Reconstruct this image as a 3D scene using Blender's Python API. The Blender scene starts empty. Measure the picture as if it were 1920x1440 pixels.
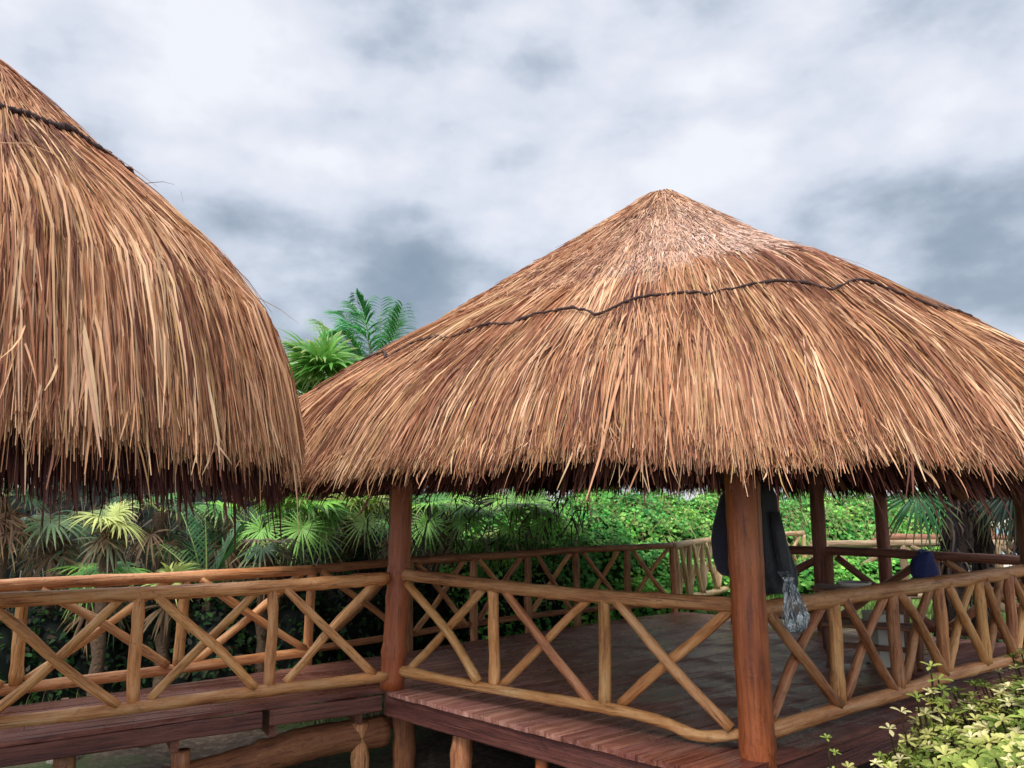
import bpy, math, random
import numpy as np
from mathutils import Vector, Matrix
R = math.radians
scene = bpy.context.scene
C = scene.collection
PI = math.pi

# ------------------------------------------------------------------ camera, sky, sun, exposure
cam_d = bpy.data.cameras.new("camera"); cam = bpy.data.objects.new("camera", cam_d); C.objects.link(cam)
cam.location = (0, 0, 1.6); cam.rotation_euler = (R(90 + 8.93), 0, 0)
cam_d.sensor_width = 36; cam_d.lens = 36 * 1400 / 1920; cam_d.clip_start = .05; cam_d.clip_end = 3000
scene.camera = cam
scene.view_settings.view_transform = 'Standard'; scene.view_settings.look = 'None'
scene.view_settings.gamma = 1; scene.view_settings.use_curve_mapping = False
scene.view_settings.exposure = 0.58

SUN_AZ, SUN_EL = (-.38, -.925), R(57)
world = bpy.data.worlds.new("World"); scene.world = world; world.use_nodes = True
nt = world.node_tree; N = nt.nodes; L = nt.links; N.clear()
def nn(N, t, **kw):
    n = N.new(t)
    for k, v in kw.items(): setattr(n, k, v)
    return n
def mth(N, L, op, a, b=None, c=None, clamp=False):
    n = N.new('ShaderNodeMath'); n.operation = op; n.use_clamp = clamp
    for i, v in enumerate((a, b, c)):
        if v is None: continue
        if isinstance(v, (int, float)): n.inputs[i].default_value = v
        else: L.new(v, n.inputs[i])
    return n.outputs[0]
def ramp(N, L, fac, stops, interp='LINEAR'):
    n = N.new('ShaderNodeValToRGB'); n.color_ramp.interpolation = interp
    e = n.color_ramp.elements
    while len(e) < len(stops): e.new(.5)
    for i, (p, c) in enumerate(stops):
        e[i].position = p; e[i].color = (*c, 1) if len(c) == 3 else c
    if fac is not None: L.new(fac, n.inputs[0])
    return n.outputs[0]
def mixc_w(a, b):
    n = N.new('ShaderNodeMix'); n.data_type = 'RGBA'; n.blend_type = 'MULTIPLY'; n.inputs[0].default_value = 1.; L.new(a, n.inputs[6]); L.new(b, n.inputs[7]); return n.outputs[2]
sky = nn(N, 'ShaderNodeTexSky', sky_type='NISHITA', sun_disc=False)
sky.sun_elevation = SUN_EL; sky.sun_rotation = math.atan2(SUN_AZ[0], SUN_AZ[1])
sky.air_density = 1.2; sky.dust_density = 1.5
bg1 = N.new('ShaderNodeBackground'); bg1.inputs[1].default_value = .09; L.new(sky.outputs[0], bg1.inputs[0])
tc = N.new('ShaderNodeTexCoord'); sep = N.new('ShaderNodeSeparateXYZ'); L.new(tc.outputs['Generated'], sep.inputs[0])
zc = mth(N, L, 'MAXIMUM', sep.outputs[2], 0.0)
den = mth(N, L, 'ADD', zc, .22)
cx_ = mth(N, L, 'DIVIDE', sep.outputs[0], den); cy_ = mth(N, L, 'DIVIDE', sep.outputs[1], den)
cmb = N.new('ShaderNodeMapping'); cmb.inputs['Scale'].default_value = (1.5, 1.5, 2.6); cmb.inputs['Location'].default_value = (0.1, 3.3, 8.2); L.new(tc.outputs['Generated'], cmb.inputs[0])
def noise(N, L, vec, scale, detail=6, rough=.55, dist=0.):
    n = N.new('ShaderNodeTexNoise'); n.inputs['Scale'].default_value = scale; n.inputs['Detail'].default_value = detail
    n.inputs['Roughness'].default_value = rough; n.inputs['Distortion'].default_value = dist
    if vec is not None: L.new(vec, n.inputs['Vector'])
    return n.outputs[0]
n1 = noise(N, L, cmb.outputs[0], 1.9, 8, .5, .0)
n3 = noise(N, L, cmb.outputs[0], 5.5, 6, .5, .0)
n2 = noise(N, L, cmb.outputs[0], .75, 3, .5, .2)
# deck of cloud: lighter towards the zenith, heavy grey bank above the horizon
elev = mth(N, L, 'ADD', sep.outputs[2], mth(N, L, 'MULTIPLY_ADD', n2, .24, -.12))
band = ramp(N, L, elev, [(0, (.88,) * 3), (.16, (.78,) * 3), (.23, (.28,) * 3), (.33, (.34,) * 3), (.42, (.66,) * 3), (.75, (.88,) * 3)], 'EASE')
val = mth(N, L, 'ADD', mth(N, L, 'ADD', band, mth(N, L, 'MULTIPLY_ADD', n1, 1.9, -.95)), mth(N, L, 'MULTIPLY_ADD', n3, 1.1, -.55))
cloud = ramp(N, L, val, [(0, (.23, .29, .37)), (.22, (.30, .36, .44)), (.42, (.45, .51, .60)), (.62, (.62, .66, .75)), (.85, (.73, .75, .82)), (1, (.80, .82, .87))], 'LINEAR')
# added fill: unseen cloud round the sun, behind the viewer, brightened for shaded deck
dp = N.new('ShaderNodeVectorMath'); dp.operation = 'DOT_PRODUCT'; L.new(tc.outputs['Generated'], dp.inputs[0])
dp.inputs[1].default_value = (SUN_AZ[0] * math.cos(SUN_EL), SUN_AZ[1] * math.cos(SUN_EL), math.sin(SUN_EL))
sky_fill = ramp(N, L, dp.outputs['Value'], [(.24, (.36,) * 3), (.62, (.80,) * 3), (1, (1,) * 3)], 'EASE')
cloud = mixc_w(cloud, sky_fill)
bg2 = N.new('ShaderNodeBackground'); L.new(cloud, bg2.inputs[0]); bg2.inputs[1].default_value = .80 / .36
mx = N.new('ShaderNodeMixShader'); mx.inputs[0].default_value = .90
L.new(bg1.outputs[0], mx.inputs[1]); L.new(bg2.outputs[0], mx.inputs[2])
wo = N.new('ShaderNodeOutputWorld'); L.new(mx.outputs[0], wo.inputs[0])

sd = bpy.data.lights.new("sun", 'SUN'); sun = bpy.data.objects.new("sun", sd); C.objects.link(sun)
sd.energy = 1.6; sd.angle = R(16); sd.color = (1, .93, .82)
sv = Vector((SUN_AZ[0] * math.cos(SUN_EL), SUN_AZ[1] * math.cos(SUN_EL), math.sin(SUN_EL)))
sun.rotation_euler = sv.to_track_quat('Z', 'Y').to_euler()
scene.cycles.max_bounces = 6; scene.cycles.transparent_max_bounces = 8

rng = np.random.default_rng(11)
rnd = random.Random(5)

# ------------------------------------------------------------------ mesh helpers
class MB:
    def __init__(s): s.v = []; s.f = []; s.c = []; s.n = 0
    def add(s, v, faces, col=None):
        """v (n,3), faces: int array (m,k)"""
        v = np.asarray(v, float).reshape(-1, 3)
        s.v.append(v); s.f.append(np.asarray(faces, int) + s.n); s.n += len(v)
        if col is None: col = (1, 1, 1)
        col = np.broadcast_to(np.asarray(col, float), (len(v), 3)); s.c.append(col)
    def build(s, name, mat, parent=None, loc=None, smooth=True, M=None):
        V = np.concatenate(s.v); K = np.concatenate(s.c)
        if M is not None:
            Mi = np.array(M.inverted()); V = V @ Mi[:3, :3].T + Mi[:3, 3]
        elif loc is not None: V = V - np.array(loc)
        me = bpy.data.meshes.new(name)
        me.vertices.add(len(V)); me.vertices.foreach_set('co', V.astype(np.float32).ravel())
        loops = np.concatenate([f.ravel() for f in s.f]); tot = np.concatenate([np.full(len(f), f.shape[1]) for f in s.f])
        st = np.concatenate([[0], np.cumsum(tot)[:-1]])
        me.loops.add(len(loops)); me.loops.foreach_set('vertex_index', loops.astype(np.int32))
        me.polygons.add(len(tot)); me.polygons.foreach_set('loop_start', st.astype(np.int32)); me.polygons.foreach_set('loop_total', tot.astype(np.int32))
        me.polygons.foreach_set('use_smooth', np.full(len(tot), smooth))
        at = me.color_attributes.new('tint', 'FLOAT_COLOR', 'POINT')
        at.data.foreach_set('color', np.concatenate([K, np.ones((len(K), 1))], 1).astype(np.float32).ravel())
        me.update(calc_edges=True); me.validate()
        if mat: me.materials.append(mat)
        o = bpy.data.objects.new(name, me); C.objects.link(o)
        if parent:
            o.parent = parent
            off = Vector(parent.location) if parent.type == 'EMPTY' and not parent.parent else Vector((0, 0, 0))
            if M is not None:
                MM = M.copy(); MM.translation = MM.translation - off; o.matrix_local = MM
            elif loc is not None: o.location = Vector(loc) - off
            else: o.location = -off
        else:
            if M is not None: o.matrix_world = M
            elif loc is not None: o.location = loc
        return o
def tag(o, label=None, cat=None, group=None, kind=None):
    if label: o['label'] = label
    if cat: o['category'] = cat
    if group: o['group'] = group
    if kind: o['kind'] = kind
    return o
def thing(name, label, cat, loc=(0, 0, 0), group=None):
    o = bpy.data.objects.new(name, None); o.empty_display_size = .1; C.objects.link(o); o.location = loc
    return tag(o, label, cat, group)

def smooth_pts(P, n):
    """Catmull-Rom through P resampled to n points per span"""
    P = [np.array(p, float) for p in P]
    if len(P) == 2:
        return np.array([P[0] + (P[1] - P[0]) * t for t in np.linspace(0, 1, n + 1)])
    Q = [2 * P[0] - P[1]] + P + [2 * P[-1] - P[-2]]
    out = []
    for i in range(1, len(Q) - 2):
        for t in np.linspace(0, 1, n, endpoint=False):
            a, b, c, d = Q[i - 1], Q[i], Q[i + 1], Q[i + 2]
            out.append(.5 * (2 * b + (c - a) * t + (2 * a - 5 * b + 4 * c - d) * t * t + (-a + 3 * b - 3 * c + d) * t ** 3))
    out.append(P[-1]); return np.array(out)
def tube(mb, P, rad, sides=10, col=None, cap=True, lump=0.):
    P = np.asarray(P, float); n = len(P)
    rad = np.broadcast_to(np.asarray(rad, float), (n,)).copy()
    T = np.gradient(P, axis=0); T /= np.linalg.norm(T, axis=1)[:, None] + 1e-9
    ref = np.array([0, 0, 1.]) if abs(T[0][2]) < .9 else np.array([1., 0, 0])
    a = np.linspace(0, 2 * PI, sides, endpoint=False); vs = []
    for i in range(n):
        u = np.cross(T[i], ref); u /= np.linalg.norm(u); w = np.cross(T[i], u); ref = np.cross(u, T[i]) if False else ref
        rr = rad[i] * (1 + lump * rng.normal(size=sides) * .5)
        vs.append(P[i] + (np.cos(a) * rr)[:, None] * u + (np.sin(a) * rr)[:, None] * w)
    V = np.concatenate(vs); i = np.arange(n - 1)[:, None] * sides; j = np.arange(sides)[None, :]; k = (j + 1) % sides
    F = np.stack([i + j, i + k, i + k + sides, i + j + sides], -1).reshape(-1, 4)
    base = mb.n; mb.add(V, F, col)
    if cap:
        for (s0, rev) in ((0, True), ((n - 1) * sides, False)):
            f = np.arange(sides) + s0; f = f[::-1] if rev else f
            mb.f.append((f + base)[None, :])
def frame(p0, p1):
    z = (Vector(p1) - Vector(p0)).normalized(); q = z.to_track_quat('Z', 'Y')
    M = q.to_matrix().to_4x4(); M.translation = Vector(p0); return M
def log(name, pts, r0, r1, mat, parent, bend=.012, lump=.05, knots=2, sides=12, label=None):
    """one round timber pole, its long axis on the object's own z"""
    pts = [np.array(p, float) for p in pts]
    Lg = np.linalg.norm(pts[-1] - pts[0]); n = max(6, int(Lg / .07 / max(1, len(pts) - 1)))
    P = smooth_pts(pts, n); m = len(P); t = np.linspace(0, 1, m)
    d = (pts[-1] - pts[0]) / Lg; a = np.cross(d, [.3, .2, .93]); a /= np.linalg.norm(a); b = np.cross(d, a)
    for k in (1, 2, 3):
        P = P + (np.sin(t * PI * k + rnd.random() * 6) * bend * rnd.uniform(-1, 1) / k)[:, None] * a + (np.sin(t * PI * k + rnd.random() * 6) * bend * rnd.uniform(-1, 1) / k)[:, None] * b
    r = r0 + (r1 - r0) * t
    wv = np.zeros(m)
    for k in range(6): wv += np.sin(t * Lg * rnd.uniform(3, 22) + rnd.random() * 6) * rnd.uniform(.2, 1)
    r = r * (1 + lump * .35 * wv)
    for k in range(int(knots * max(1, Lg))):
        c0 = rnd.random(); r = r * (1 + rnd.uniform(.06, .16) * np.exp(-((t - c0) * Lg / .035) ** 2))
    mb = MB(); tube(mb, P, r, sides, lump=lump * .5)
    o = mb.build(name, mat, parent, M=frame(pts[0], pts[-1]))
    if label: o['label'] = label
    return o
def box(mb, x0, x1, y0, y1, z0, z1, col=None):
    v = [(x, y, z) for z in (z0, z1) for y in (y0, y1) for x in (x0, x1)]
    mb.add(v, [(0, 2, 3, 1), (4, 5, 7, 6), (0, 1, 5, 4), (2, 6, 7, 3), (0, 4, 6, 2), (1, 3, 7, 5)], col)
def obox(mb, p, d, lw, w, h, col=None):
    """box starting at p along horizontal direction d: length lw, half width w, from z down h"""
    d = np.array([d[0], d[1], 0.]); d /= np.linalg.norm(d); s = np.array([-d[1], d[0], 0]); p = np.array(p, float)
    v = []
    for z in (-h, 0):
        for sy in (-w, w):
            for t in (0, lw): v.append(p + d * t + s * sy + np.array([0, 0, z]))
    mb.add(v, [(0, 2, 3, 1), (4, 5, 7, 6), (0, 1, 5, 4), (2, 6, 7, 3), (0, 4, 6, 2), (1, 3, 7, 5)], col)

# ------------------------------------------------------------------ materials
def newmat(name):
    m = bpy.data.materials.new(name); m.use_nodes = True; nt = m.node_tree; nt.nodes.clear()
    o = nt.nodes.new('ShaderNodeOutputMaterial'); p = nt.nodes.new('ShaderNodeBsdfPrincipled'); nt.links.new(p.outputs[0], o.inputs[0])
    return m, nt.nodes, nt.links, p, o
def mixc(N, L, fac, a, b, mode='MIX'):
    n = N.new('ShaderNodeMix'); n.data_type = 'RGBA'; n.blend_type = mode
    for s, v in ((n.inputs[0], fac), (n.inputs[6], a), (n.inputs[7], b)):
        if isinstance(v, (int, float)): s.default_value = v
        elif isinstance(v, tuple): s.default_value = (*v, 1)
        else: L.new(v, s)
    return n.outputs[2]
def mapping(N, L, vec, sc, loc=None):
    m = N.new('ShaderNodeMapping'); m.inputs['Scale'].default_value = sc; L.new(vec, m.inputs[0])
    if loc is not None: L.new(loc, m.inputs['Location'])
    return m.outputs[0]
def bump(N, L, p, h, dist, st=1.):
    b = N.new('ShaderNodeBump'); b.inputs['Distance'].default_value = dist; b.inputs['Strength'].default_value = st
    L.new(h, b.inputs['Height']); L.new(b.outputs[0], p.inputs['Normal'])
def wood(name, dark, mid, light, rough=.5, k=1., bark=0., coat=0.):
    m, N, L, p, o = newmat(name)
    t = N.new('ShaderNodeTexCoord'); oi = N.new('ShaderNodeObjectInfo')
    off = N.new('ShaderNodeCombineXYZ'); r9 = mth(N, L, 'MULTIPLY', oi.outputs['Random'], 37.); 
    for i in range(3): L.new(r9, off.inputs[i])
    g1 = noise(N, L, mapping(N, L, t.outputs['Object'], (55 * k, 55 * k, 2.6 * k), off.outputs[0]), 1., 5, .65, .6)
    g2 = noise(N, L, mapping(N, L, t.outputs['Object'], (12 * k, 12 * k, 2.2 * k), off.outputs[0]), 1., 5, .65)
    g3 = noise(N, L, mapping(N, L, t.outputs['Object'], (16, 16, 9), off.outputs[0]), 1., 6, .7, 1.5)
    f = mth(N, L, 'ADD', mth(N, L, 'MULTIPLY', g1, .45), mth(N, L, 'MULTIPLY', g2, .62))
    col = ramp(N, L, f, [(.38, dark), (.52, mid), (.68, light)])
    knot = ramp(N, L, g3, [(.565, (0, 0, 0)), (.74, (1, 1, 1))])
    col = mixc(N, L, mth(N, L, 'MULTIPLY', knot, .65 + .3 * bark), col, tuple(c * .35 for c in dark))
    g4 = noise(N, L, mapping(N, L, t.outputs['Object'], (70, 70, 1.6), off.outputs[0]), 1., 3, .5, .3)
    crack = ramp(N, L, g4, [(.60, (0, 0, 0)), (.66, (1, 1, 1))])
    col = mixc(N, L, mth(N, L, 'MULTIPLY', crack, .6), col, tuple(c * .3 for c in dark))
    hs = N.new('ShaderNodeHueSaturation'); L.new(col, hs.inputs['Color'])
    L.new(mth(N, L, 'MULTIPLY_ADD', oi.outputs['Random'], .014, .489), hs.inputs['Hue'])
    wn = N.new('ShaderNodeTexWhiteNoise'); wn.noise_dimensions = '1D'; L.new(oi.outputs['Random'], wn.inputs['W'])
    L.new(mth(N, L, 'MULTIPLY_ADD', wn.outputs['Value'], .35, .82), hs.inputs['Value'])
    L.new(hs.outputs[0], p.inputs['Base Color']); p.inputs['Roughness'].default_value = rough
    p.inputs['Coat Weight'].default_value = coat; p.inputs['Coat Roughness'].default_value = .35
    bump(N, L, p, mth(N, L, 'ADD', mth(N, L, 'MULTIPLY', g1, .8), mth(N, L, 'MULTIPLY', g3, .7)), .016, .8)
    return m
def tinted(name, rough=.7, base=(1, 1, 1), trans=0., var=.25, nscale=30., spec=.5, bmp=0., aniso=None):
    m, N, L, p, o = newmat(name)
    a = N.new('ShaderNodeAttribute'); a.attribute_name = 'tint'
    t = N.new('ShaderNodeTexCoord')
    v = t.outputs['Object'] if aniso is None else mapping(N, L, t.outputs['Object'], aniso)
    n = noise(N, L, v, nscale, 4, .6)
    c = mixc(N, L, 1., a.outputs['Color'], base, 'MULTIPLY')
    hs = N.new('ShaderNodeHueSaturation'); L.new(c, hs.inputs['Color']); L.new(mth(N, L, 'MULTIPLY_ADD', n, 2 * var, 1 - var), hs.inputs['Value'])
    L.new(hs.outputs[0], p.inputs['Base Color']); p.inputs['Roughness'].default_value = rough; p.inputs['Specular IOR Level'].default_value = spec
    if bmp: bump(N, L, p, n, bmp)
    if trans:
        tr = N.new('ShaderNodeBsdfTranslucent'); L.new(hs.outputs[0], tr.inputs[0])
        mx = N.new('ShaderNodeMixShader'); mx.inputs[0].default_value = trans
        L.new(p.outputs[0], mx.inputs[1]); L.new(tr.outputs[0], mx.inputs[2]); L.new(mx.outputs[0], o.inputs[0])
    return m
M_gold = wood('golden_pole', (.30, .10, .025), (.72, .34, .11), (.90, .55, .25), .5, coat=.15)
M_brown = wood('brown_pole', (.15, .05, .02), (.48, .20, .075), (.70, .38, .17), .55, coat=.1)
M_post = wood('red_post', (.17, .04, .012), (.40, .11, .03), (.52, .17, .055), .45, .6, coat=.25)
M_postd = wood('dark_red_post', (.09, .035, .02), (.24, .10, .055), (.38, .18, .095), .6, .6)
M_beam = wood('brown_log', (.10, .03, .012), (.26, .09, .035), (.36, .15, .06), .7, .7)
M_tan = wood('weathered_tan_pole', (.18, .11, .06), (.36, .25, .14), (.5, .38, .24), .7)
M_fascia = wood('dark_fascia', (.05, .016, .014), (.15, .05, .035), (.24, .09, .06), .55, .6)
M_pale = wood('pale_pole', (.30, .17, .07), (.62, .42, .2), (.8, .6, .35), .6)
M_thatch = tinted('thatch', .75, trans=.12, var=.3, nscale=26, aniso=(1, 1, .35), spec=.25)
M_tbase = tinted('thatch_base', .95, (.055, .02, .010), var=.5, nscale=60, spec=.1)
M_leaf = tinted('palm_leaf', .42, trans=.28, var=.18, nscale=9)
M_bush = tinted('bush_leaf', .6, trans=.32, var=.15, nscale=3, spec=.18)
M_bark = tinted('palm_trunk', .95, (.12, .075, .045), var=.6, nscale=28, bmp=.03)
M_fib = tinted('dead_fronds', .9, trans=.1, var=.35, nscale=20, spec=.15)

# ------------------------------------------------------------------ setting: ground, sea
def ground():
    n = 150
    xs = np.concatenate([-np.geomspace(400, 16, 14), np.linspace(-15, 15, n), np.geomspace(16, 400, 14)])
    ys = np.concatenate([-np.geomspace(60, 3, 8), np.linspace(-2, 26, n), np.geomspace(27, 36, 6)])
    X, Y = np.meshgrid(xs, ys); Z = -.68 + .05 * np.sin(X * 1.3 + 1) * np.cos(Y * .9) + .03 * np.sin(X * 4.1 + Y * 2.2) + .012 * rng.normal(size=X.shape)
    Z = Z + np.clip((Y - 9.5) / 5, 0, 1) * .28 - np.clip((Y - 28) / 8, 0, 1) * .9
    w = len(xs); i = np.arange(len(ys) - 1)[:, None] * w; j = np.arange(w - 1)[None, :]
    mb = MB(); mb.add(np.stack([X, Y, Z], -1).reshape(-1, 3), np.stack([i + j, i + j + 1, i + j + 1 + w, i + j + w], -1).reshape(-1, 4))
    m, N, L, p, o = newmat('sandy_ground'); t = N.new('ShaderNodeTexCoord')
    a = noise(N, L, t.outputs['Object'], .8, 5, .6); b = noise(N, L, t.outputs['Object'], 14, 5, .7); c = noise(N, L, t.outputs['Object'], 90, 3, .7)
    sand = ramp(N, L, b, [(.3, (.045, .03, .02)), (.5, (.11, .075, .05)), (.7, (.24, .18, .13))])
    grass = ramp(N, L, c, [(.3, (.02, .04, .01)), (.7, (.12, .17, .05))])
    sp = N.new('ShaderNodeSeparateXYZ'); L.new(t.outputs['Object'], sp.inputs[0])
    far = mth(N, L, 'MULTIPLY_ADD', sp.outputs[1], .12, -1.45, clamp=True)
    gm = mth(N, L, 'ADD', ramp(N, L, a, [(.45, (0, 0, 0)), (.58, (1, 1, 1))]), 0., clamp=True)
    col = mixc(N, L, gm, sand, grass); lawn = ramp(N, L, c, [(.3, (.10, .20, .04)), (.7, (.30, .42, .13))])
    col = mixc(N, L, far, col, lawn)
    beach = mth(N, L, 'MULTIPLY_ADD', sp.outputs[1], .3, -6.3, clamp=True)
    col = mixc(N, L, beach, col, (.66, .60, .48))
    L.new(col, p.inputs['Base Color']); p.inputs['Roughness'].default_value = .95; bump(N, L, p, mth(N, L, 'ADD', b, c), .02)
    tag(mb.build('ground', m), 'sandy ground with leaf litter and grass below the decks', kind='structure')
ground()
mb = MB(); mb.add([(-2500, 30, -.95), (2500, 30, -.95), (2500, 2600, -.95), (-2500, 2600, -.95)], [(0, 1, 2, 3)])
m, N_, L_, p, o = newmat('sea'); p.inputs['Base Color'].default_value = (.10, .30, .33, 1); p.inputs['Roughness'].default_value = .18
t = N_.new('ShaderNodeTexCoord'); bump(N_, L_, p, noise(N_, L_, t.outputs['Object'], .7, 5, .6), .25)
tag(mb.build('water', m), 'pale sea beyond the beach', kind='structure')

# ------------------------------------------------------------------ thatch roofs
class Pavilion:
    X0, Y0, a, b, e, rot, zA, zE, k, dx, dy = 1.379, 8.122, 3.644, 4.335, 2.6, .844, 4.95, 1.745, .779, .254, -.409
    def pt(s, th, rho, drop=0.):
        r = (np.abs(np.cos(th) / s.a) ** s.e + np.abs(np.sin(th) / s.b) ** s.e) ** (-1 / s.e)
        ex0, ey0 = r * np.cos(th), r * np.sin(th); c_, s_ = math.cos(s.rot), math.sin(s.rot)
        ex, ey = s.X0 + ex0 * c_ - ey0 * s_, s.Y0 + ex0 * s_ + ey0 * c_
        ax, ay = s.X0 + s.dx, s.Y0 + s.dy
        rr = np.where(rho > 1, 1 + (rho - 1) * .42, rho)
        x = ax + (ex - ax) * rr; y = ay + (ey - ay) * rr
        g = np.interp(rho, [0, .03, .1, .80, .88, .94, 1, 1.4], [0.004, .018, .086, .705, .785, .875, 1, 1.47])
        z = s.zA - (s.zA - s.zE) * g
        # shoulder of the hip above the near corner, small unevenness of the layers
        hx, hy = 2.02, 5.35
        z = z + .17 * np.exp(-(((x - hx) / .75) ** 2 + ((y - hy) / .75) ** 2))
        z = z + .018 * np.sin(th * 17 + rho * 9) * rho + .035 * np.sin(th * 4 + 1.3 + rho * 5) * np.sin(rho * 7 + th * 2) * rho + .012 * np.sin(th * 41 + 2) * rho
        z = z - .27 * np.exp(-((x - 5.7) / 1.7) ** 2 - ((y - 8) / 3.2) ** 2) * np.clip((z - 1.7) / .6, 0, 1)
        return np.stack([x, y, z - drop], -1)
class Umbrella:
    X0, Y0, a, zA, zE = -3.16, 4.10, 1.82, 4.26, 1.785
    def pt(s, th, rho, drop=0.):
        rr = np.where(rho > 1, 1 + (rho - 1) * .30, rho); r = s.a * rr * (1 + .012 * np.sin(5 * th) + .008 * np.sin(13 * th))
        g = np.interp(rho, [0, .15, .3, .45, .6, .76, .88, .95, 1, 1.4], [0, .10, .205, .31, .415, .53, .65, .81, 1, 1.95])
        z = s.zA - (s.zA - s.zE) * g + .02 * np.sin(th * 23 + rho * 8) * rho
        return np.stack([s.X0 + r * np.cos(th), s.Y0 + r * np.sin(th), z - drop], -1)
def shell(S, mb, drop0, drop1, rmax=.97, nt=160, nr=26, col=None):
    th = np.linspace(0, 2 * PI, nt, endpoint=False); rho = np.linspace(0.004, rmax, nr)
    T, Rr = np.meshgrid(th, rho); P = S.pt(T, Rr); P[..., 2] -= drop0 + (drop1 - drop0) * (Rr / rmax)
    i = np.arange(nr - 1)[:, None] * nt; j = np.arange(nt)[None, :]; k = (j + 1) % nt
    mb.add(P.reshape(-1, 3), np.stack([i + j, i + nt + j, i + nt + k, i + k], -1).reshape(-1, 4), col)
STRAW = np.array([(.50, .27, .15), (.44, .21, .11), (.58, .34, .20), (.34, .15, .075), (.24, .10, .055), (.66, .43, .27), (.42, .25, .12), (.15, .055, .035), (.32, .14, .08), (.47, .25, .14)]) * np.array([1.05, 1.02, .97])
def strands(S, mb, n, rho_rng, length, width, per=9, lift=(.0, .05), thick=0., defl=.10, cols=STRAW, wts=None, roll=.7, endj=.0, rmean=3.2, bright=1., under=0., taper=.25, thr=(0, 2 * PI), wild=.03, cap0=.99, bleach_lit=None):
    nc = max(1, n // per)
    rc = np.sqrt(rng.uniform(rho_rng[0] ** 2, rho_rng[1] ** 2, nc)); tcn = rng.uniform(thr[0], thr[1], nc)
    dc = rng.normal(size=nc) * defl; lc = rng.uniform(lift[0], lift[1], nc); cc = rng.choice(len(cols), nc, p=wts); lenc = rng.uniform(.75, 1.25, nc)
    idx = np.repeat(np.arange(nc), per); n = len(idx)
    spread = width * per * .42 / np.maximum(rc[idx] * rmean, .25)
    th0 = tcn[idx] + rng.normal(size=n) * spread; r0 = np.maximum(rc[idx] + rng.normal(size=n) * .02, .003)
    ln = length * lenc[idx] * rng.uniform(.7, 1.2, n) / rmean
    # the lateral wander is a length along the eave, not an angle
    lat = (dc[idx] + rng.normal(size=n) * defl * .5 + (rng.random(n) < wild) * rng.normal(size=n) * defl * 2.5) * ln * rmean
    cur = rng.normal(size=n) * defl * .5 * ln * rmean
    K = 6; t = np.linspace(0, 1, K)
    if endj:
        cap = cap0 + rng.normal(size=nc)[idx] * endj * .6 + rng.normal(size=n) * endj * .5 + (rng.random(n) < .03) * rng.random(n) * endj * 5
        r0 = np.minimum(r0, cap - .03); ln = np.minimum(ln, cap - r0)
    rho = r0[:, None] + ln[:, None] * t
    rad = np.maximum(rho * rmean, .12)
    th = th0[:, None] + (lat[:, None] * t + cur[:, None] * t * t) / rad
    P = S.pt(th, rho, under)
    Pt = S.pt(th + .01, rho, under) - P; Pt /= np.linalg.norm(Pt, axis=-1)[..., None] + 1e-9
    Td = np.gradient(P, axis=1); Td /= np.linalg.norm(Td, axis=-1)[..., None] + 1e-9
    Nn = np.cross(Pt, Td); Nn *= np.sign(Nn[..., 2:3] + 1e-6) ; Nn /= np.linalg.norm(Nn, axis=-1)[..., None] + 1e-9
    if under: Nn = -Nn
    h = lc[idx][:, None] * (.25 + .75 * np.sin(t * PI * .75)) + rng.uniform(0, .012, n)[:, None] + thick * t ** 2 * rng.random(n)[:, None]
    P = P + Nn * h[..., None]
    sd = np.cross(Td, Nn)
    # free ends stray a little, more for the long ones
    P = P + (rng.normal(size=(n, 1, 3)) * .022) * (np.clip(t - .55, 0, 1) ** 1.5)[None, :, None] * 2
    ro = rng.normal(size=n) * roll
    tw = ro[:, None] + rng.normal(size=n)[:, None] * .5 * t
    sd = sd * np.cos(tw)[..., None] + Nn * np.sin(tw)[..., None]
    w = width * rng.uniform(.45, 1.35, n)[:, None] * np.interp(t, [0, .2, .75, 1], [.7, 1, .8, taper]) * .5
    A = P - sd * w[..., None]; B = P + sd * w[..., None]
    V = np.stack([A, B], 2).reshape(-1, 3)
    b = (np.arange(n) * K * 2)[:, None]; q = (np.arange(K - 1) * 2)[None, :]
    F = np.stack([b + q, b + q + 1, b + q + 3, b + q + 2], -1).reshape(-1, 4)
    col = cols[cc[idx]] * rng.uniform(.80, 1.20, n)[:, None] * bright * (1 + rng.normal(size=(n, 3)) * .03)
    if bleach_lit:  # bleaching and the sunlit brightness of the hip shoulder, both mixed into strand colour
        bx, by, br, ba = bleach_lit; w_ = ba * np.exp(-((P[:, 2, 0] - bx) ** 2 + (P[:, 2, 1] - by) ** 2) / br ** 2) * rng.uniform(.3, 1.2, n)
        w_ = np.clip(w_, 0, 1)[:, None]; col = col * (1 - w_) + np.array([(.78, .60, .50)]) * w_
    mb.add(V, F, np.repeat(np.clip(col, 0, .9), K * 2, axis=0))

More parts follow.
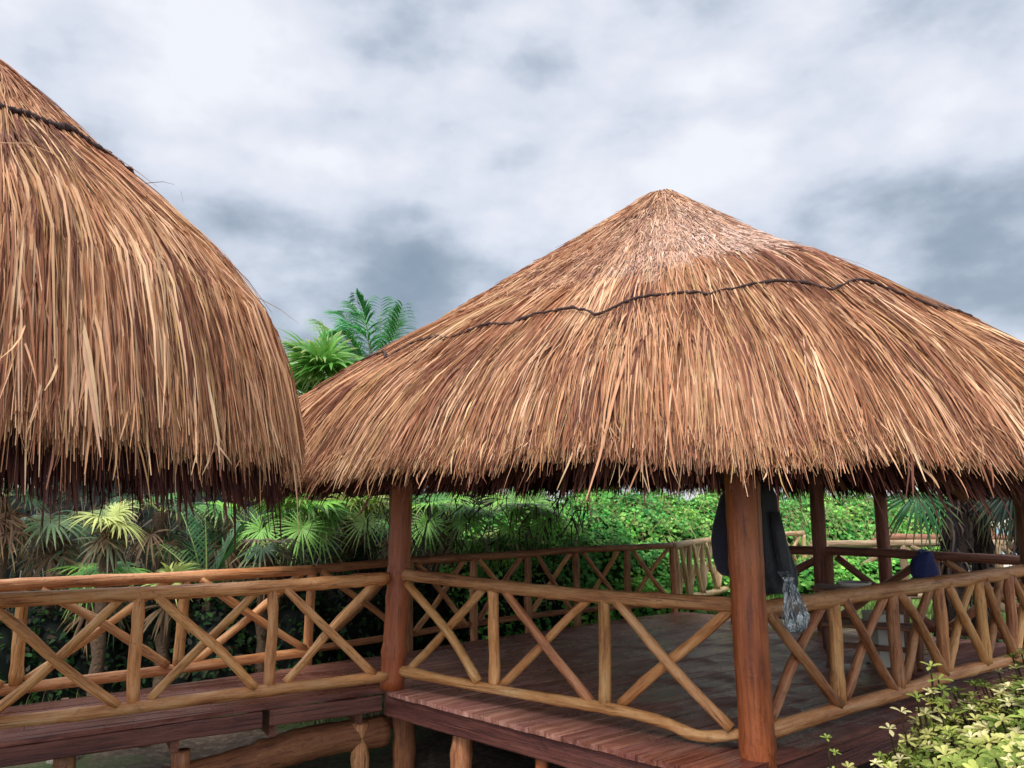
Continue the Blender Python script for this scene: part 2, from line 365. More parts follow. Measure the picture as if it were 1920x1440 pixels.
pav = Pavilion(); umb = Umbrella()
pavilion = thing('thatched_pavilion', 'large thatched pavilion with conical palm-thatch roof on thick red-brown log posts over the deck', 'pavilion', (1.63, 7.71, 0))
mb = MB()
UW = np.array([.14, .12, .12, .12, .1, .08, .08, .08, .08, .08])
strands(pav, mb, 85000, (.0, .77), .42, .0095, lift=(.0, .03), rmean=3.9, defl=.05, roll=.6, wild=.03, wts=UW, per=12, bleach_lit=(2.1, 6.0, 1.05, .75))
strands(pav, mb, 26000, (.03, .70), .18, .011, per=4, lift=(.01, .035), rmean=3.9, defl=.2, roll=.6, wild=.1, bleach_lit=(2.1, 6.0, 1.15, .9))
strands(pav, mb, 90000, (.55, .975), .85, .0105, lift=(.0, .085), rmean=3.9, defl=.055, roll=.65, endj=.009, thick=.04, per=17)
strands(pav, mb, 32000, (.74, .985), .6, .011, lift=(.01, .09), rmean=3.9, defl=.07, roll=.7, endj=.010, thick=.05, per=12)
strands(pav, mb, 900, (.70, .96), .8, .016, lift=(.05, .11), rmean=3.9, defl=.10, endj=.03, thick=.06, per=3)
roof = mb.build('thatch_roof', M_thatch, pavilion)
mb = MB()
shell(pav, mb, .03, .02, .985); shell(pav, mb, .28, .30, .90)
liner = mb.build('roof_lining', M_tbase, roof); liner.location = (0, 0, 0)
mb = MB()
strands(pav, mb, 14000, (.80, .95), .55, .015, lift=(0, .06), rmean=3.9, defl=.06, endj=.010, cap0=.978, under=.17, cols=STRAW * np.array([.24, .15, .19]))  # straw colour darkened to paint in the shade under the eave
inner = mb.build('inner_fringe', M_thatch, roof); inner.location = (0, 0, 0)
# binding rope scalloped round the roof
def rope(S, parent, rr, nh, hump, rad, n=700, lift=.045):
    th = np.linspace(0, 2 * PI, n); ph = th * nh / 2 + .3 * np.sin(3 * th) + .8
    phi = np.angle(np.exp(1j * (th + getattr(S, 'rot', 0)))); rho = rr + (.085 * np.exp(-((phi + .15) / .65) ** 2) if hasattr(S, 'rot') else 0) + .012 * np.sin(5 * th) - hump * np.abs(np.sin(ph)) ** .8
    P = S.pt(th, rho); P[:, 2] += lift; P += rng.normal(size=P.shape) * .003
    mb = MB(); tube(mb, P, rad * (1 + .25 * rng.normal(size=n)), 7, cap=False)
    o = mb.build('binding_rope', M_rope, parent); o.location = (0, 0, 0)
    return o
M_rope = tinted('dark_rope', .9, (.045, .022, .018), var=.5, nscale=80)
rope(pav, roof, .772, 26, .032, .0105, lift=.132)
# roof poles under the thatch: ring beam and rafters
def pz(x, y): return (x, y)
def ring_pts(S, rho, n, drop):
    th = np.linspace(0, 2 * PI, n); P = S.pt(th, np.full(n, rho)); P[:, 2] -= drop; return P
for k in range(16):
    th = 2 * PI * k / 16 + .1
    P = pav.pt(np.array([th, th]), np.array([.04, .93])); P[:, 2] -= .36
    log('rafter', [P[0], P[1]], .045, .035, M_postd, pavilion, lump=.03)

umbrella = thing('thatch_umbrella', 'near thatched palapa umbrella with dome-shaped palm roof cut off by the left edge', 'palapa', (-3.10, 4.10, 0))
mb = MB()
strands(umb, mb, 38000, (.0, .62), .5, .0085, lift=(.0, .06), rmean=2.2, defl=.09, roll=.6, wild=.05, per=10)
strands(umb, mb, 74000, (.30, .965), .95, .0090, lift=(.0, .085), rmean=2.3, defl=.065, roll=.7, endj=.006, thick=.04, per=15)
strands(umb, mb, 20000, (.62, .975), .9, .0110, lift=(.03, .10), rmean=2.4, defl=.09, roll=.8, endj=.008, thick=.05, per=9)
strands(umb, mb, 22, (.3, .8), .35, .008, lift=(.05, .22), rmean=2.3, defl=.9, thick=.25, per=1)
strands(umb, mb, 500, (.5, .96), 1.0, .018, lift=(.07, .12), rmean=2.4, defl=.12, endj=.018, thick=.06, per=3, cols=STRAW[[2, 5, 0]])
uroof = mb.build('thatch_roof', M_thatch, umbrella)
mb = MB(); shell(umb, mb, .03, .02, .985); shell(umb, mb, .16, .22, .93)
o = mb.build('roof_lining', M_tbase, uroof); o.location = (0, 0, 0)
mb = MB(); strands(umb, mb, 9000, (.82, .97), .5, .015, lift=(0, .05), rmean=2.4, defl=.06, endj=.010, cap0=.99, under=.17, cols=STRAW * np.array([.17, .10, .14]))  # eave shade put into the straw colour here too
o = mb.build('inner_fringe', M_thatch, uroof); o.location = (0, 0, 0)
rope(umb, uroof, .47, 12, .012, .017, lift=.10)
log('center_pole', [(-3.1, 4.1, -.9), (-3.1, 4.1, 3.95)], .12, .09, M_post, umbrella)
for k in range(10):
    th = 2 * PI * k / 10
    P = umb.pt(np.array([th, th]), np.array([.05, .88])); P[:, 2] -= .30
    log('rafter', [P[0], P[1]], .04, .03, M_postd, umbrella)

# ------------------------------------------------------------------ deck and boardwalk
A = (1.56, 5.05); B = (-1.02, 6.80); U = (.806, .592)
def at(p, d, s, z=0.): return (p[0] + d[0] * s, p[1] + d[1] * s, z)
M_plank = None
def plank_mat():
    m, N, L, p, o = newmat('worn_planks'); t = N.new('ShaderNodeTexCoord'); a = N.new('ShaderNodeAttribute'); a.attribute_name = 'tint'
    g = noise(N, L, mapping(N, L, t.outputs['Object'], (2.2, 42, 20)), 1., 6, .7, .6)
    s = noise(N, L, t.outputs['Object'], 2.3, 6, .62, .4)
    s2 = noise(N, L, mapping(N, L, t.outputs['Object'], (1.1, 17, 9)), 1., 6, .7, .5)
    c = ramp(N, L, g, [(.28, (.025, .008, .006)), (.5, (.16, .046, .030)), (.75, (.36, .13, .08))])
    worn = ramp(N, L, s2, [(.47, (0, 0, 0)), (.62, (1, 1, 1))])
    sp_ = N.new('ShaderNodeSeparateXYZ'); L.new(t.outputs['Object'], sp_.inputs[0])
    skylit = mth(N, L, 'MULTIPLY_ADD', mth(N, L, 'ADD', sp_.outputs[1], mth(N, L, 'MULTIPLY', s, .8)), .75, -.75, clamp=True)   # skylit pale middle of the deck, light painted into plank colour
    wf = mth(N, L, 'MULTIPLY', worn, mth(N, L, 'MULTIPLY_ADD', skylit, .70, .16))
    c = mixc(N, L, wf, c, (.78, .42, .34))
    c = mixc(N, L, mth(N, L, 'MULTIPLY', skylit, .36), c, (.76, .36, .28))
    c = mixc(N, L, 1., c, a.outputs['Color'], 'MULTIPLY')
    L.new(c, p.inputs['Base Color'])
    rr = ramp(N, L, s, [(.42, (.17,) * 3), (.60, (.55,) * 3)]); L.new(rr, p.inputs['Roughness'])
    p.inputs['Specular IOR Level'].default_value = .42
    bump(N, L, p, mth(N, L, 'ADD', g, mth(N, L, 'MULTIPLY', s2, .6)), .008, .8)
    return m
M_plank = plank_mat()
def boards(mb, org, d, poly, w=.145, th=.035, gap=.009, jag=.02):
    """boards run along d (local x), clipped to the convex polygon poly (world xy); local frame origin org"""
    d = np.array(d) / np.linalg.norm(d); s = np.array([-d[1], d[0]])
    Q = [((np.array(q) - org) @ d, (np.array(q) - org) @ s) for q in poly]
    y0 = min(q[1] for q in Q); y1 = max(q[1] for q in Q); y = y0
    def span(ym):
        xs = []
        for i in range(len(Q)):
            (xa, ya), (xb, yb) = Q[i], Q[(i + 1) % len(Q)]
            if (ya - ym) * (yb - ym) < 0: xs.append(xa + (xb - xa) * (ym - ya) / (yb - ya))
        return (min(xs), max(xs)) if len(xs) >= 2 else None
    while y < y1 - w:
        g = gap / 2; lo, hi = span(y + g), span(y + w - g)
        if lo and hi:
            ja, jb = rnd.uniform(-jag, jag), rnd.uniform(-jag, jag)
            ends = [(lo[0] + ja, hi[0] + ja)]; x = lo[0] + rnd.uniform(1.2, 3)
            while x < min(lo[1], hi[1]) - .6:
                if x > max(lo[0], hi[0]) + .4: ends.append((x, x))
                x += rnd.uniform(2, 3.2)
            ends.append((lo[1] + jb, hi[1] + jb))
            for (a0, a1), (b0, b1) in zip(ends, ends[1:]):
                v = rnd.uniform(.82, 1.12); dz = rnd.uniform(-.002, .002); e = .002
                V = [(xx, yy, zz) for zz in (-th + dz, dz) for (yy, xl, xr) in ((y + g, a0 + e, b0 - e), (y + w - g, a1 + e, b1 - e)) for xx in (xl, xr)]
                mb.add(V, [(0, 2, 3, 1), (4, 5, 7, 6), (0, 1, 5, 4), (2, 6, 7, 3), (0, 4, 6, 2), (1, 3, 7, 5)], (v, v * rnd.uniform(.94, 1.04), v * rnd.uniform(.92, 1.06)))
        y += w
def fm(org, d):
    M = Matrix.Rotation(math.atan2(d[1], d[0]), 4, 'Z'); M.translation = Vector((org[0], org[1], 0)); return M
def build_local(mb, name, mat, parent, org, d):
    """verts already in local frame"""
    o = mb.build(name, mat, None, smooth=False); o.parent = parent
    M = fm(org, d); off = Vector(parent.location); M.translation -= off; o.matrix_local = M
    return o
deck = thing('wooden_deck', 'raised reddish plank deck under the large thatched pavilion', 'deck', (1.24, 4.66, 0))
P0 = (1.24, 4.68); PB = (-1.08, 6.70); PF = (-1.30, 8.33); PFC = (2.45, 11.45); PR2 = (3.0, 10.75); PRC = (6.4, 8.46)
mb = MB(); boards(mb, P0, U, [P0, PB, (-1.15, 8.45), (2.45, 11.42), (3.75, 10.3), (6.3, 8.40)], jag=.006)
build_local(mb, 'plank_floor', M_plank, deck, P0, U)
def beam(name, p, q, w, z, h, mat, parent):
    p = np.array(p, float); q = np.array(q, float); Lg = np.linalg.norm(q - p); mb = MB()
    # axis on local z for the grain; slight bevel by a chamfered section
    c = .008; sec = np.array([(-w + c, -h), (w - c, -h), (w, -h + c), (w, -c), (w - c, 0), (-w + c, 0), (-w, -c), (-w, -h + c)])
    n = max(4, int(Lg / .25)); d = (q - p) / Lg; s = np.array([-d[1], d[0]]); V = []
    for i in range(n + 1):
        o = p + d * Lg * i / n; jz = rnd.uniform(-.004, .004); js = rnd.uniform(-.004, .004)
        for (a, b) in sec: V.append((o[0] + s[0] * (a + js), o[1] + s[1] * (a + js), z + b + jz))
    ii = np.arange(n)[:, None] * 8; j = np.arange(8)[None, :]; k = (j + 1) % 8
    mb.add(V, np.stack([ii + j, ii + k, ii + k + 8, ii + j + 8], -1).reshape(-1, 4))
    mb.f.append(np.arange(8)[::-1][None, :]); mb.f.append((np.arange(8) + n * 8)[None, :])
    return mb.build(name, mat, parent, M=frame((*p, z), (*q, z)), smooth=False)
beam('edge_beam', (-1.05, 6.76), (1.27, 4.74), .035, -.042, .17, M_fascia, deck)
beam('edge_beam', (1.33, 4.83), (6.3, 8.47), .035, -.042, .20, M_fascia, deck)
beam('edge_beam', (-1.10, 8.40), (2.45, 11.34), .035, -.042, .17, M_postd, deck)
for s in (.8, 1.6, 2.4, 3.2, 4.0, 4.8):
    a = at((1.33, 4.83), U, s); b = (a[0] - .609 * 4.0, a[1] + .793 * 4.0)
    if s > 3: b = (a[0] - .609 * 3.2, a[1] + .793 * 3.2)
    beam('joist', (a[0] - .06, a[1] + .08), b, .03, -.045, .13, M_postd, deck)
for (x, y, r, mat) in [(-.40, 6.30, .085, M_brown), (.22, 5.72, .05, M_post), (-.95, 6.95, .10, M_beam), (2.45, 5.80, .045, M_brown), (3.9, 6.9, .07, M_postd), (0.8, 9.6, .08, M_postd), (5.4, 8.0, .08, M_postd)]:
    log('stilt', [(x, y, -.95), (x, y, -.12 if mat is not M_brown else -.09)], r, r * .93, mat, deck)

bw = thing('boardwalk', 'plank boardwalk leading left from the deck between two log railings', 'boardwalk', (-2.3, 6.3, 0))
BD = (.842, .54)
mb = MB(); O1 = (-6.2, 3.62)
boards(mb, O1, (.86, .51), [(-6.2, 3.62), (-3.45, 5.27), (-1.95, 6.17), (-1.09, 6.66), (-1.16, 8.42), (-2.1, 7.62), (-4.1, 6.08), (-6.9, 4.1)])
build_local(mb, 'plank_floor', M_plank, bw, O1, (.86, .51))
beam('edge_beam', (-6.0, 3.82), (-1.98, 6.235), .03, -.042, .12, M_fascia, bw)
beam('edge_beam', (-1.93, 6.27), (-1.12, 6.72), .03, -.042, .12, M_fascia, bw)
beam('edge_beam', (-6.4, 4.45), (-2.12, 7.52), .03, -.042, .12, M_fascia, bw)
for i, t_ in enumerate(np.linspace(.06, .97, 6)):
    a = np.array((-4.6, 4.72)) * (1 - t_) + np.array((-1.2, 6.78)) * t_
    beam('joist', a, a + np.array((-.5, .85)) * 1.25, .03, -.045, .22, M_postd, bw)
log('support_log', [(-3.3, 5.62, -.56), (-2.35, 6.25, -.50), (-1.75, 6.62, -.42), (-1.12, 6.98, -.40)], .12, .13, M_beam, bw, bend=.03, lump=.08, sides=16)
for (x, y, z) in [(-2.55, 6.12, -.30), (-1.30, 6.80, -.28), (-3.2, 5.7, -.1), (-4.2, 4.9, -.1)]:
    log('stilt', [(x, y - .0, -1.0), (x, y, z)], .075, .07, M_brown, bw)

# ------------------------------------------------------------------ pavilion posts
log('post', [(1.575, 5.05, -1.0), (1.555, 5.06, 1.2), (1.55, 5.07, 2.45)], .108, .118, M_post, pavilion, bend=.008, lump=.025, sides=20)
log('post', [(-1.04, 6.80, 0.003), (-1.00, 6.81, 1.2), (-.985, 6.82, 2.3)], .105, .088, M_post, pavilion, bend=.008, lump=.025, sides=20)
log('post', [(5.18, 7.62, -1.0), (5.18, 7.62, 2.3)], .11, .10, M_postd, pavilion, bend=.008, lump=.025, sides=18)
log('post', [(3.93, 9.75, -1.0), (3.93, 9.75, 2.35)], .092, .086, M_postd, pavilion, bend=.008, lump=.03, sides=18)
log('post', [(4.76, 9.78, -1.0), (4.76, 9.78, 2.2)], .082, .076, M_postd, pavilion, bend=.008, lump=.03, sides=18)
log('post', [(-1.24, 8.10, -1.0), (-1.24, 8.10, 2.2)], .075, .07, M_postd, pavilion, bend=.005, lump=.02, sides=16)

# ------------------------------------------------------------------ log railings
def railing(label, P, stations, mat, mats=None, rt=.05, rb=.045, rp=.045, rbr=.034, zt=.93, zb=.14, top=None, bot=None, braces=True, name='log_railing', ends=True, posts_down=False, topmat=None, off=(.10, .10), flip=False, skip=()):
    """P: plan polyline start->end; stations: lengths along it where the uprights stand (incl. both ends)"""
    P = [np.array(p, float) for p in P]; seg = [np.linalg.norm(b - a) for a, b in zip(P, P[1:])]; cum = np.concatenate([[0], np.cumsum(seg)])
    def pos(s, z=0, out=0.):
        i = min(max(np.searchsorted(cum, s) - 1, 0), len(seg) - 1); d = (P[i + 1] - P[i]) / seg[i]; q = P[i] + d * (s - cum[i]) + np.array([d[1], -d[0]]) * out
        return (q[0], q[1], z)
    Lt = cum[-1]; t = thing(name, label, 'railing', (*P[0], 0), 'log railings round the decks'); mats = mats or [mat]
    j = lambda a: rnd.uniform(-a, a)
    wp = top or [(s, zt + j(.012)) for s in np.linspace(0, Lt, max(2, len(stations)))]
    log('handrail', [pos(s, z) for s, z in wp], rt * 1.02, rt * .95, topmat or mats[0], t, bend=.018, lump=.055)
    wp = bot or [(s, zb + j(.012)) for s in np.linspace(0, Lt, max(2, len(stations)))]
    log('bottom_rail', [pos(s, z) for s, z in wp], rb, rb * .95, mats[0], t, bend=.02, lump=.06)
    zfb = lambda s: np.interp(s, [a for a, _ in wp], [b for _, b in wp])
    for k, s in enumerate(stations):
        if (k in (0, len(stations) - 1)) and not ends: continue
        if k in skip: continue
        log('upright', [pos(s + j(.012), zfb(s) + .02 if not posts_down else -.1), pos(s + j(.015), zt - rt * .3)], rp * 1.05, rp * .93, rnd.choice(mats), t, lump=.05)
    if braces:
        for k, (a, b) in enumerate(zip(stations, stations[1:])):
            for q, (s0, s1) in enumerate(((a + off[0], b - off[1]), (b - off[1] * rnd.uniform(.8, 1.3), a + off[0] * rnd.uniform(.8, 1.3)))):
                o_ = (.024 if (q ^ flip) else -.024)
                zz0 = zfb(s0) + rb * .6; zz1 = zt - rt * .7
                pm = pos((s0 + s1) / 2 + j(.02), (zz0 + zz1) / 2 + j(.025), o_ * 1.2)
                log('brace', [pos(s0 + j(.03), zz0, o_), pm, pos(s1 + j(.03), zz1, o_)], rbr * rnd.uniform(.9, 1.1), rbr * rnd.uniform(.85, 1.05), rnd.choice(mats), t, lump=.06, bend=.015)
    return t
# near boardwalk railing, ends at the slim post (starts out of frame)
railing('golden log railing on the near edge of the boardwalk, nearest on the left', [(-1.09, 6.74), (-1.9, 6.23), (-3.57, 5.30), (-6.0, 3.75)], [0.0, .98, 1.96, 2.98, 3.96, 4.9], M_gold, rt=.052, rb=.046, rp=.043, rbr=.036, zb=.13, skip=(0,))
railing('paler golden railing on the far edge of the boardwalk, behind the near one', [(-1.99, 7.72), (-3.0, 6.98), (-4.07, 6.22), (-6.4, 4.55)], [0, 1.22, 2.46, 3.6, 4.7], M_gold, rt=.05, rb=.046, rp=.046, rbr=.036, zb=.14, skip=(0,))
dF = [(-2.02, 7.76), (-1.16, 8.53), (.30, 9.93), (2.36, 11.30)]
railing('long brown railing along the far left side of the deck before the green bushes', dF, [0.0, 1.18, 2.12, 3.05, 3.87, 4.76, 5.66], M_brown, mats=[M_brown, M_brown, M_gold], rt=.045, rb=.036, rp=.048, rbr=.032, zt=.94, zb=.15, posts_down=True)
dAB = [(-1.0, 6.80), (1.52, 5.09)]
LAB = math.hypot(2.52, 1.71)
railing('brown railing between the slim post and the thick near post', dAB, [0.02, 1.03, 2.02, LAB], M_gold, mats=[M_gold, M_brown, M_gold], rt=.052, rb=.04, rp=.045, rbr=.036,
        top=[(0, .95), (1., .93), (2.0, .93), (LAB, .93)], bot=[(0, .15), (1, .14), (2.0, .14), (2.45, .12), (2.72, .07), (LAB, .13)], ends=False, topmat=M_brown)  # roof shade on the handrail put in as darker wood
railing('thick brown railing on the right side of the deck, starting at the thick near post', [(1.60, 5.07), (5.10, 7.60), (6.4, 8.5)], [0.02, .90, 1.72, 2.5, 3.25, 3.85, 4.5, 5.2], M_brown, mats=[M_gold, M_brown], rt=.060, rb=.052, rp=.047, rbr=.037, zt=.93, zb=.15, ends=False, off=(.07, .07), top=[(0, .885), (.9, .90), (2.5, .915), (4.3, .925), (5.5, .93)])
railing('dark shaded railing on the far right side of the deck under the blue bag', [(3.0, 10.42), (3.93, 9.72), (4.95, 8.98), (6.1, 8.22)], [0, 1.25, 2.43, 3.7], M_postd, mats=[M_postd, M_brown], rt=.055, rb=.045, rp=.06, rbr=.05, zt=.95, posts_down=True)
railing('short pale railing turning away behind the far corner of the deck', [(2.38, 11.33), (4.0, 13.6), (5.72, 14.9)], [0.15, .62, 1.15, 1.75, 2.5, 3.3, 4.1, 4.9], M_pale, rt=.05, rb=.05, rp=.045, rbr=.034, zt=.97, zb=.14, off=(.08, .08))
railing('sunlit railing on the lawn beyond the two far posts', [(4.75, 12.1), (6.3, 12.1), (8.6, 12.0)], [0, 1.45, 2.9, 3.8], M_tan, rt=.055, rb=.045, rp=.06, rbr=.045, zt=.95, posts_down=True)
railing('dark far railing behind the sunlit one at the right', [(6.4, 13.4), (8.2, 13.2), (10.2, 13.0)], [0, 1.8, 3.8], M_postd, rt=.06, rb=.045, rp=.06, rbr=.05, zt=.98, posts_down=True)

# ------------------------------------------------------------------ palms
def fan_leaf(mb, hub, axis, nrm, Ln, col, nl=22, span=150, droop=.25, split=.42, dead=False):
    axis = np.array(axis, float); axis /= np.linalg.norm(axis); nrm = np.array(nrm, float); nrm -= axis * (nrm @ axis); nrm /= np.linalg.norm(nrm) + 1e-9
    sd = np.cross(axis, nrm); K = 7; t = np.linspace(0, 1, K)
    an = np.radians(np.linspace(-span, span, nl) + rng.normal(size=nl) * (2 if not dead else 9)); da = np.radians(2 * span / nl)
    ln = Ln * (1 - .32 * (np.abs(an) / np.radians(160)) ** 2) * rng.uniform(.85, 1.08, nl)
    d = np.cos(an)[:, None] * axis + np.sin(an)[:, None] * sd; sidev = -np.sin(an)[:, None] * axis + np.cos(an)[:, None] * sd
    dr = droop * rng.uniform(.6, 1.5, nl)
    P = hub + d[:, None, :] * (ln[:, None] * t)[..., None]
    P = P - np.array([0, 0, 1.]) * ((dr * ln)[:, None] * t ** 2.2)[..., None] * .9 + nrm * ((.10 * ln)[:, None] * np.sin(t * PI * .8))[..., None]
    if dead: P = P + rng.normal(size=(nl, 1, 3)) * .05 * (t ** 1.5)[None, :, None]
    w = np.where(t < split, t * da * .5 * 1.02, split * da * .5 * np.clip((1 - t) / (1 - split), 0, 1) ** .7) ; w = ln[:, None] * np.maximum(w, .0015)
    Lf = P - sidev[:, None, :] * w[..., None]; Rt = P + sidev[:, None, :] * w[..., None]; Md = P + nrm * (w * .55)[..., None]
    V = np.stack([Lf, Md, Rt], 2).reshape(-1, 3); b = (np.arange(nl) * K * 3)[:, None, None]; q = (np.arange(K - 1) * 3)[None, :, None]; e = np.arange(2)[None, None, :]
    F = np.stack([b + q + e, b + q + e + 1, b + q + e + 4, b + q + e + 3], -1).reshape(-1, 4)
    cc = np.repeat(np.array(col)[None] * rng.uniform(.8, 1.2, nl)[:, None], K * 3, 0)
    tipb = np.tile(np.repeat((t > .82) * rng.random(), 3), nl)[:, None]
    cc = cc * (1 - tipb * .6) + np.array((.45, .36, .14)) * tipb * .6
    mb.add(V, F, cc)
def petiole(mb, a, b, r=.010, col=(.25, .33, .08)):
    a = np.array(a, float); b = np.array(b, float); m = (a + b) / 2 + np.array([0, 0, .06 * np.linalg.norm(b - a)])
    tube(mb, smooth_pts([a, m, b], 3), [r * 1.3] + [r] * 5 + [r * .8], 5, col)
G_BRIGHT = (.24, .54, .08); G_YEL = (.50, .56, .17); G_MID = (.10, .30, .06); G_DARK = (.03, .085, .025); G_BLUE = (.03, .17, .07)
DEADC = (.20, .13, .08); GREYD = (.16, .20, .12)
def fan_palm(label, top, n=11, Ln=.5, pet=.45, cols=(G_BRIGHT,), dead=6, rot=0., ground_z=-.55, face=None, up=(.15, 1.0), skirt=.6, group=None, trunk_r=.075, front=0, fc=None):
    top = np.array(top, float); t = thing('fan_palm', label, 'palm', (top[0], top[1], ground_z), group)
    mb = MB(); n_ = 12; P = [(top[0] + rnd.uniform(-.02, .02), top[1] + rnd.uniform(-.02, .02), z) for z in np.linspace(ground_z - .1, top[2], n_)]
    tube(mb, P, trunk_r * (1 + .12 * rng.normal(size=n_)), 9, lump=.2); mb.build('trunk', M_bark, t, loc=(top[0], top[1], ground_z))
    mb = MB()
    for k in range(n):
        a = rot + 2.4 * k + rnd.uniform(-.25, .25); el = up[0] + (up[1] - up[0]) * ((k * .618) % 1) ** .8 * 1.0
        d = np.array([math.cos(a) * math.cos(el), math.sin(a) * math.cos(el), math.sin(el)])
        hub = top + d * pet * rnd.uniform(.7, 1.15); c = rnd.choice(cols); petiole(mb, top, hub)
        ax = d + np.array([0, 0, -.35 - .4 * (1 - el)]); nz = np.array([0, 0, 1.]) + .5 * np.array([-math.cos(a), -math.sin(a), 0]) * math.sin(el) + np.array([math.cos(a), math.sin(a), 0]) * .5 + rng.normal(size=3) * .15
        fan_leaf(mb, hub, ax, nz, Ln * rnd.uniform(.8, 1.15), c, nl=rnd.choice((20, 22, 24)), droop=rnd.uniform(.12, .4))
    for k in range(front):
        hub = top + np.array([(k - (front - 1) / 2) * Ln * .95 + rnd.uniform(-.05, .05), -pet * rnd.uniform(.8, 1.2), rnd.uniform(-.18, .08)]); petiole(mb, top, hub)
        fan_leaf(mb, hub, (rnd.uniform(-.3, .3), -.35, -1), (rnd.uniform(-.2, .2), -1, .35), Ln * rnd.uniform(.75, .95), fc or cols[0], nl=26, span=158, droop=.16, split=.3)
    mb.build('crown', M_leaf, t, loc=tuple(top))
    if dead:
        mb = MB()
        for k in range(dead):
            a = rot + 1.7 * k; d = np.array([math.cos(a) * .45, math.sin(a) * .45, -1.]); d /= np.linalg.norm(d)
            hub = top + d * pet * rnd.uniform(.4, 1.2) * (.6 + skirt); petiole(mb, top, hub, col=(.2, .13, .07))
            fan_leaf(mb, hub, d, (math.cos(a), math.sin(a), .3), Ln * rnd.uniform(.6, .95), rnd.choice((DEADC, GREYD, (.22, .13, .08))), nl=16, span=110, droop=.5, dead=True)
        mb.build('dead_fronds', M_fib, t, loc=tuple(top))
    return t
def pinnate(mb, base, pts, Ln, col, n=46, droop=.3, stem=(.30, .34, .10), w=.011):
    P = smooth_pts([base] + pts, 10); m = len(P); tube(mb, P, np.linspace(.016, .004, m), 5, stem)
    T = np.gradient(P, axis=0); T /= np.linalg.norm(T, axis=1)[:, None]
    for k in range(n):
        s = .14 + .86 * k / n; i = min(int(s * (m - 1)), m - 2); p = P[i]; tg = T[i]; sdv = np.cross(tg, [0, 0, 1.]) ; 
        if np.linalg.norm(sdv) < .2: sdv = np.array([1., 0, 0])
        sdv /= np.linalg.norm(sdv)
        for sg in (-1, 1):
            l = Ln * math.sin(PI * (.12 + .82 * s)) ** .6 * rnd.uniform(.85, 1.1); d = sdv * sg * .8 + tg * .75 + rng.normal(size=3) * .06; d /= np.linalg.norm(d)
            t = np.linspace(0, 1, 5); Q = p + d * (l * t)[:, None] - np.array([0, 0, 1.]) * (droop * l * t ** 2)[:, None]
            ww = w * np.array([.7, 1, .9, .6, .1]); nv = np.cross(d, sdv * sg + .01); nv = np.array([0, 0, 1.]) - d * d[2]; nv /= np.linalg.norm(nv) + 1e-6; sv_ = np.cross(d, nv)
            V = np.stack([Q - sv_ * ww[:, None], Q + sv_ * ww[:, None]], 1).reshape(-1, 3); q = np.arange(4) * 2
            mb.add(V, np.stack([q, q + 1, q + 3, q + 2], -1), np.array(col) * rnd.uniform(.75, 1.25))
PG = 'fan palms behind the boardwalk'
def pxp(x, y, Y):
    """photo direction at distance Y ahead of the camera, used once to lay out the planting"""
    p_ = R(8.93); c_, s_ = math.cos(p_), math.sin(p_); a = (x - 960) / 1400; b = (720 - y) / 1400
    t = Y / (c_ - b * s_); return np.array((t * a, Y, 1.6 + t * (s_ + b * c_)))
fan_palm('small fan palm with yellow-green drooping crown under the eave of the near palapa', pxp(205, 985, 8.6), 9, .36, .14, (G_YEL, (.25, .34, .10)), 8, up=(.1, 1.2), group=PG)
fan_palm('fan palm with a low green leaf above brown hanging fronds at the left', pxp(195, 1085, 9.0), 5, .48, .32, (G_MID, G_BRIGHT), 8, rot=2.6, up=(.1, .6), front=1, fc=(.14, .42, .06), group=PG)
fan_palm('grey dried-out fan palm with hanging silvery leaves near the left edge', pxp(105, 985, 9.0), 5, .42, .28, (GREYD, (.10, .18, .06), G_DARK), 6, up=(0, .5), front=1, fc=(.24, .26, .18), group=PG)
fan_palm('brown dead-skirted fan palm at the left edge', pxp(8, 930, 8.4), 5, .40, .25, (DEADC, G_DARK, G_MID), 8, up=(0, .6), skirt=1.2, group=PG)
fan_palm('bright green fan palm at the meeting of the two thatched eaves', pxp(545, 985, 10.7), 12, .58, .46, (G_BRIGHT, G_MID, G_BRIGHT), 3, rot=3.5, up=(.05, .9), front=2, fc=(.30, .64, .12), group=PG)
fan_palm('fan palm with a star-shaped pale leaf left of the slim post', pxp(655, 975, 11.3), 12, .56, .40, (G_BRIGHT, G_YEL, G_BRIGHT), 3, rot=4.4, up=(.1, .9), front=2, fc=(.46, .70, .24), group=PG)
fan_palm('brown withered fan palm low behind the boardwalk railing', pxp(500, 1035, 9.2), 4, .40, .25, ((.26, .20, .13), G_DARK), 8, up=(0, .7), group=PG)
fan_palm('fan palm with small green fans right of the slim post', pxp(840, 970, 12.5), 12, .58, .44, (G_BRIGHT, G_MID), 4, rot=1., up=(.0, .9), front=2, fc=(.28, .60, .12), group=PG)
fan_palm('fan palm with long drooping ribbon leaves before the round-leaved bushes', pxp(985, 975, 13.0), 11, .70, .36, (G_BRIGHT, (.2, .38, .1)), 5, rot=.4, up=(.2, 1.2), front=2, fc=(.32, .66, .14), group=PG)
fan_palm('broad yellow-green fan palm touching the handrail right of the slim post', pxp(970, 1045, 13.0), 9, .74, .42, (G_YEL, G_BRIGHT, G_MID), 5, rot=2., up=(.1, .9), front=2, fc=(.44, .70, .18), group=PG)
fan_palm('dark small fan palm low behind the deck railing', pxp(885, 1035, 12.9), 8, .52, .36, (G_MID, G_BRIGHT), 4, rot=2., up=(.0, .8), group=PG)
fan_palm('dark fan palm deep in the shade left of the green feather leaf', pxp(300, 960, 10.2), 7, .45, .35, (G_DARK, G_MID), 5, rot=1., up=(.0, .8), group=PG)
fan_palm('shaded brown fan palm behind the middle of the boardwalk', pxp(430, 975, 11.0), 7, .45, .35, (G_DARK, G_MID, G_BRIGHT), 5, rot=1.4, up=(.0, .8), group=PG)
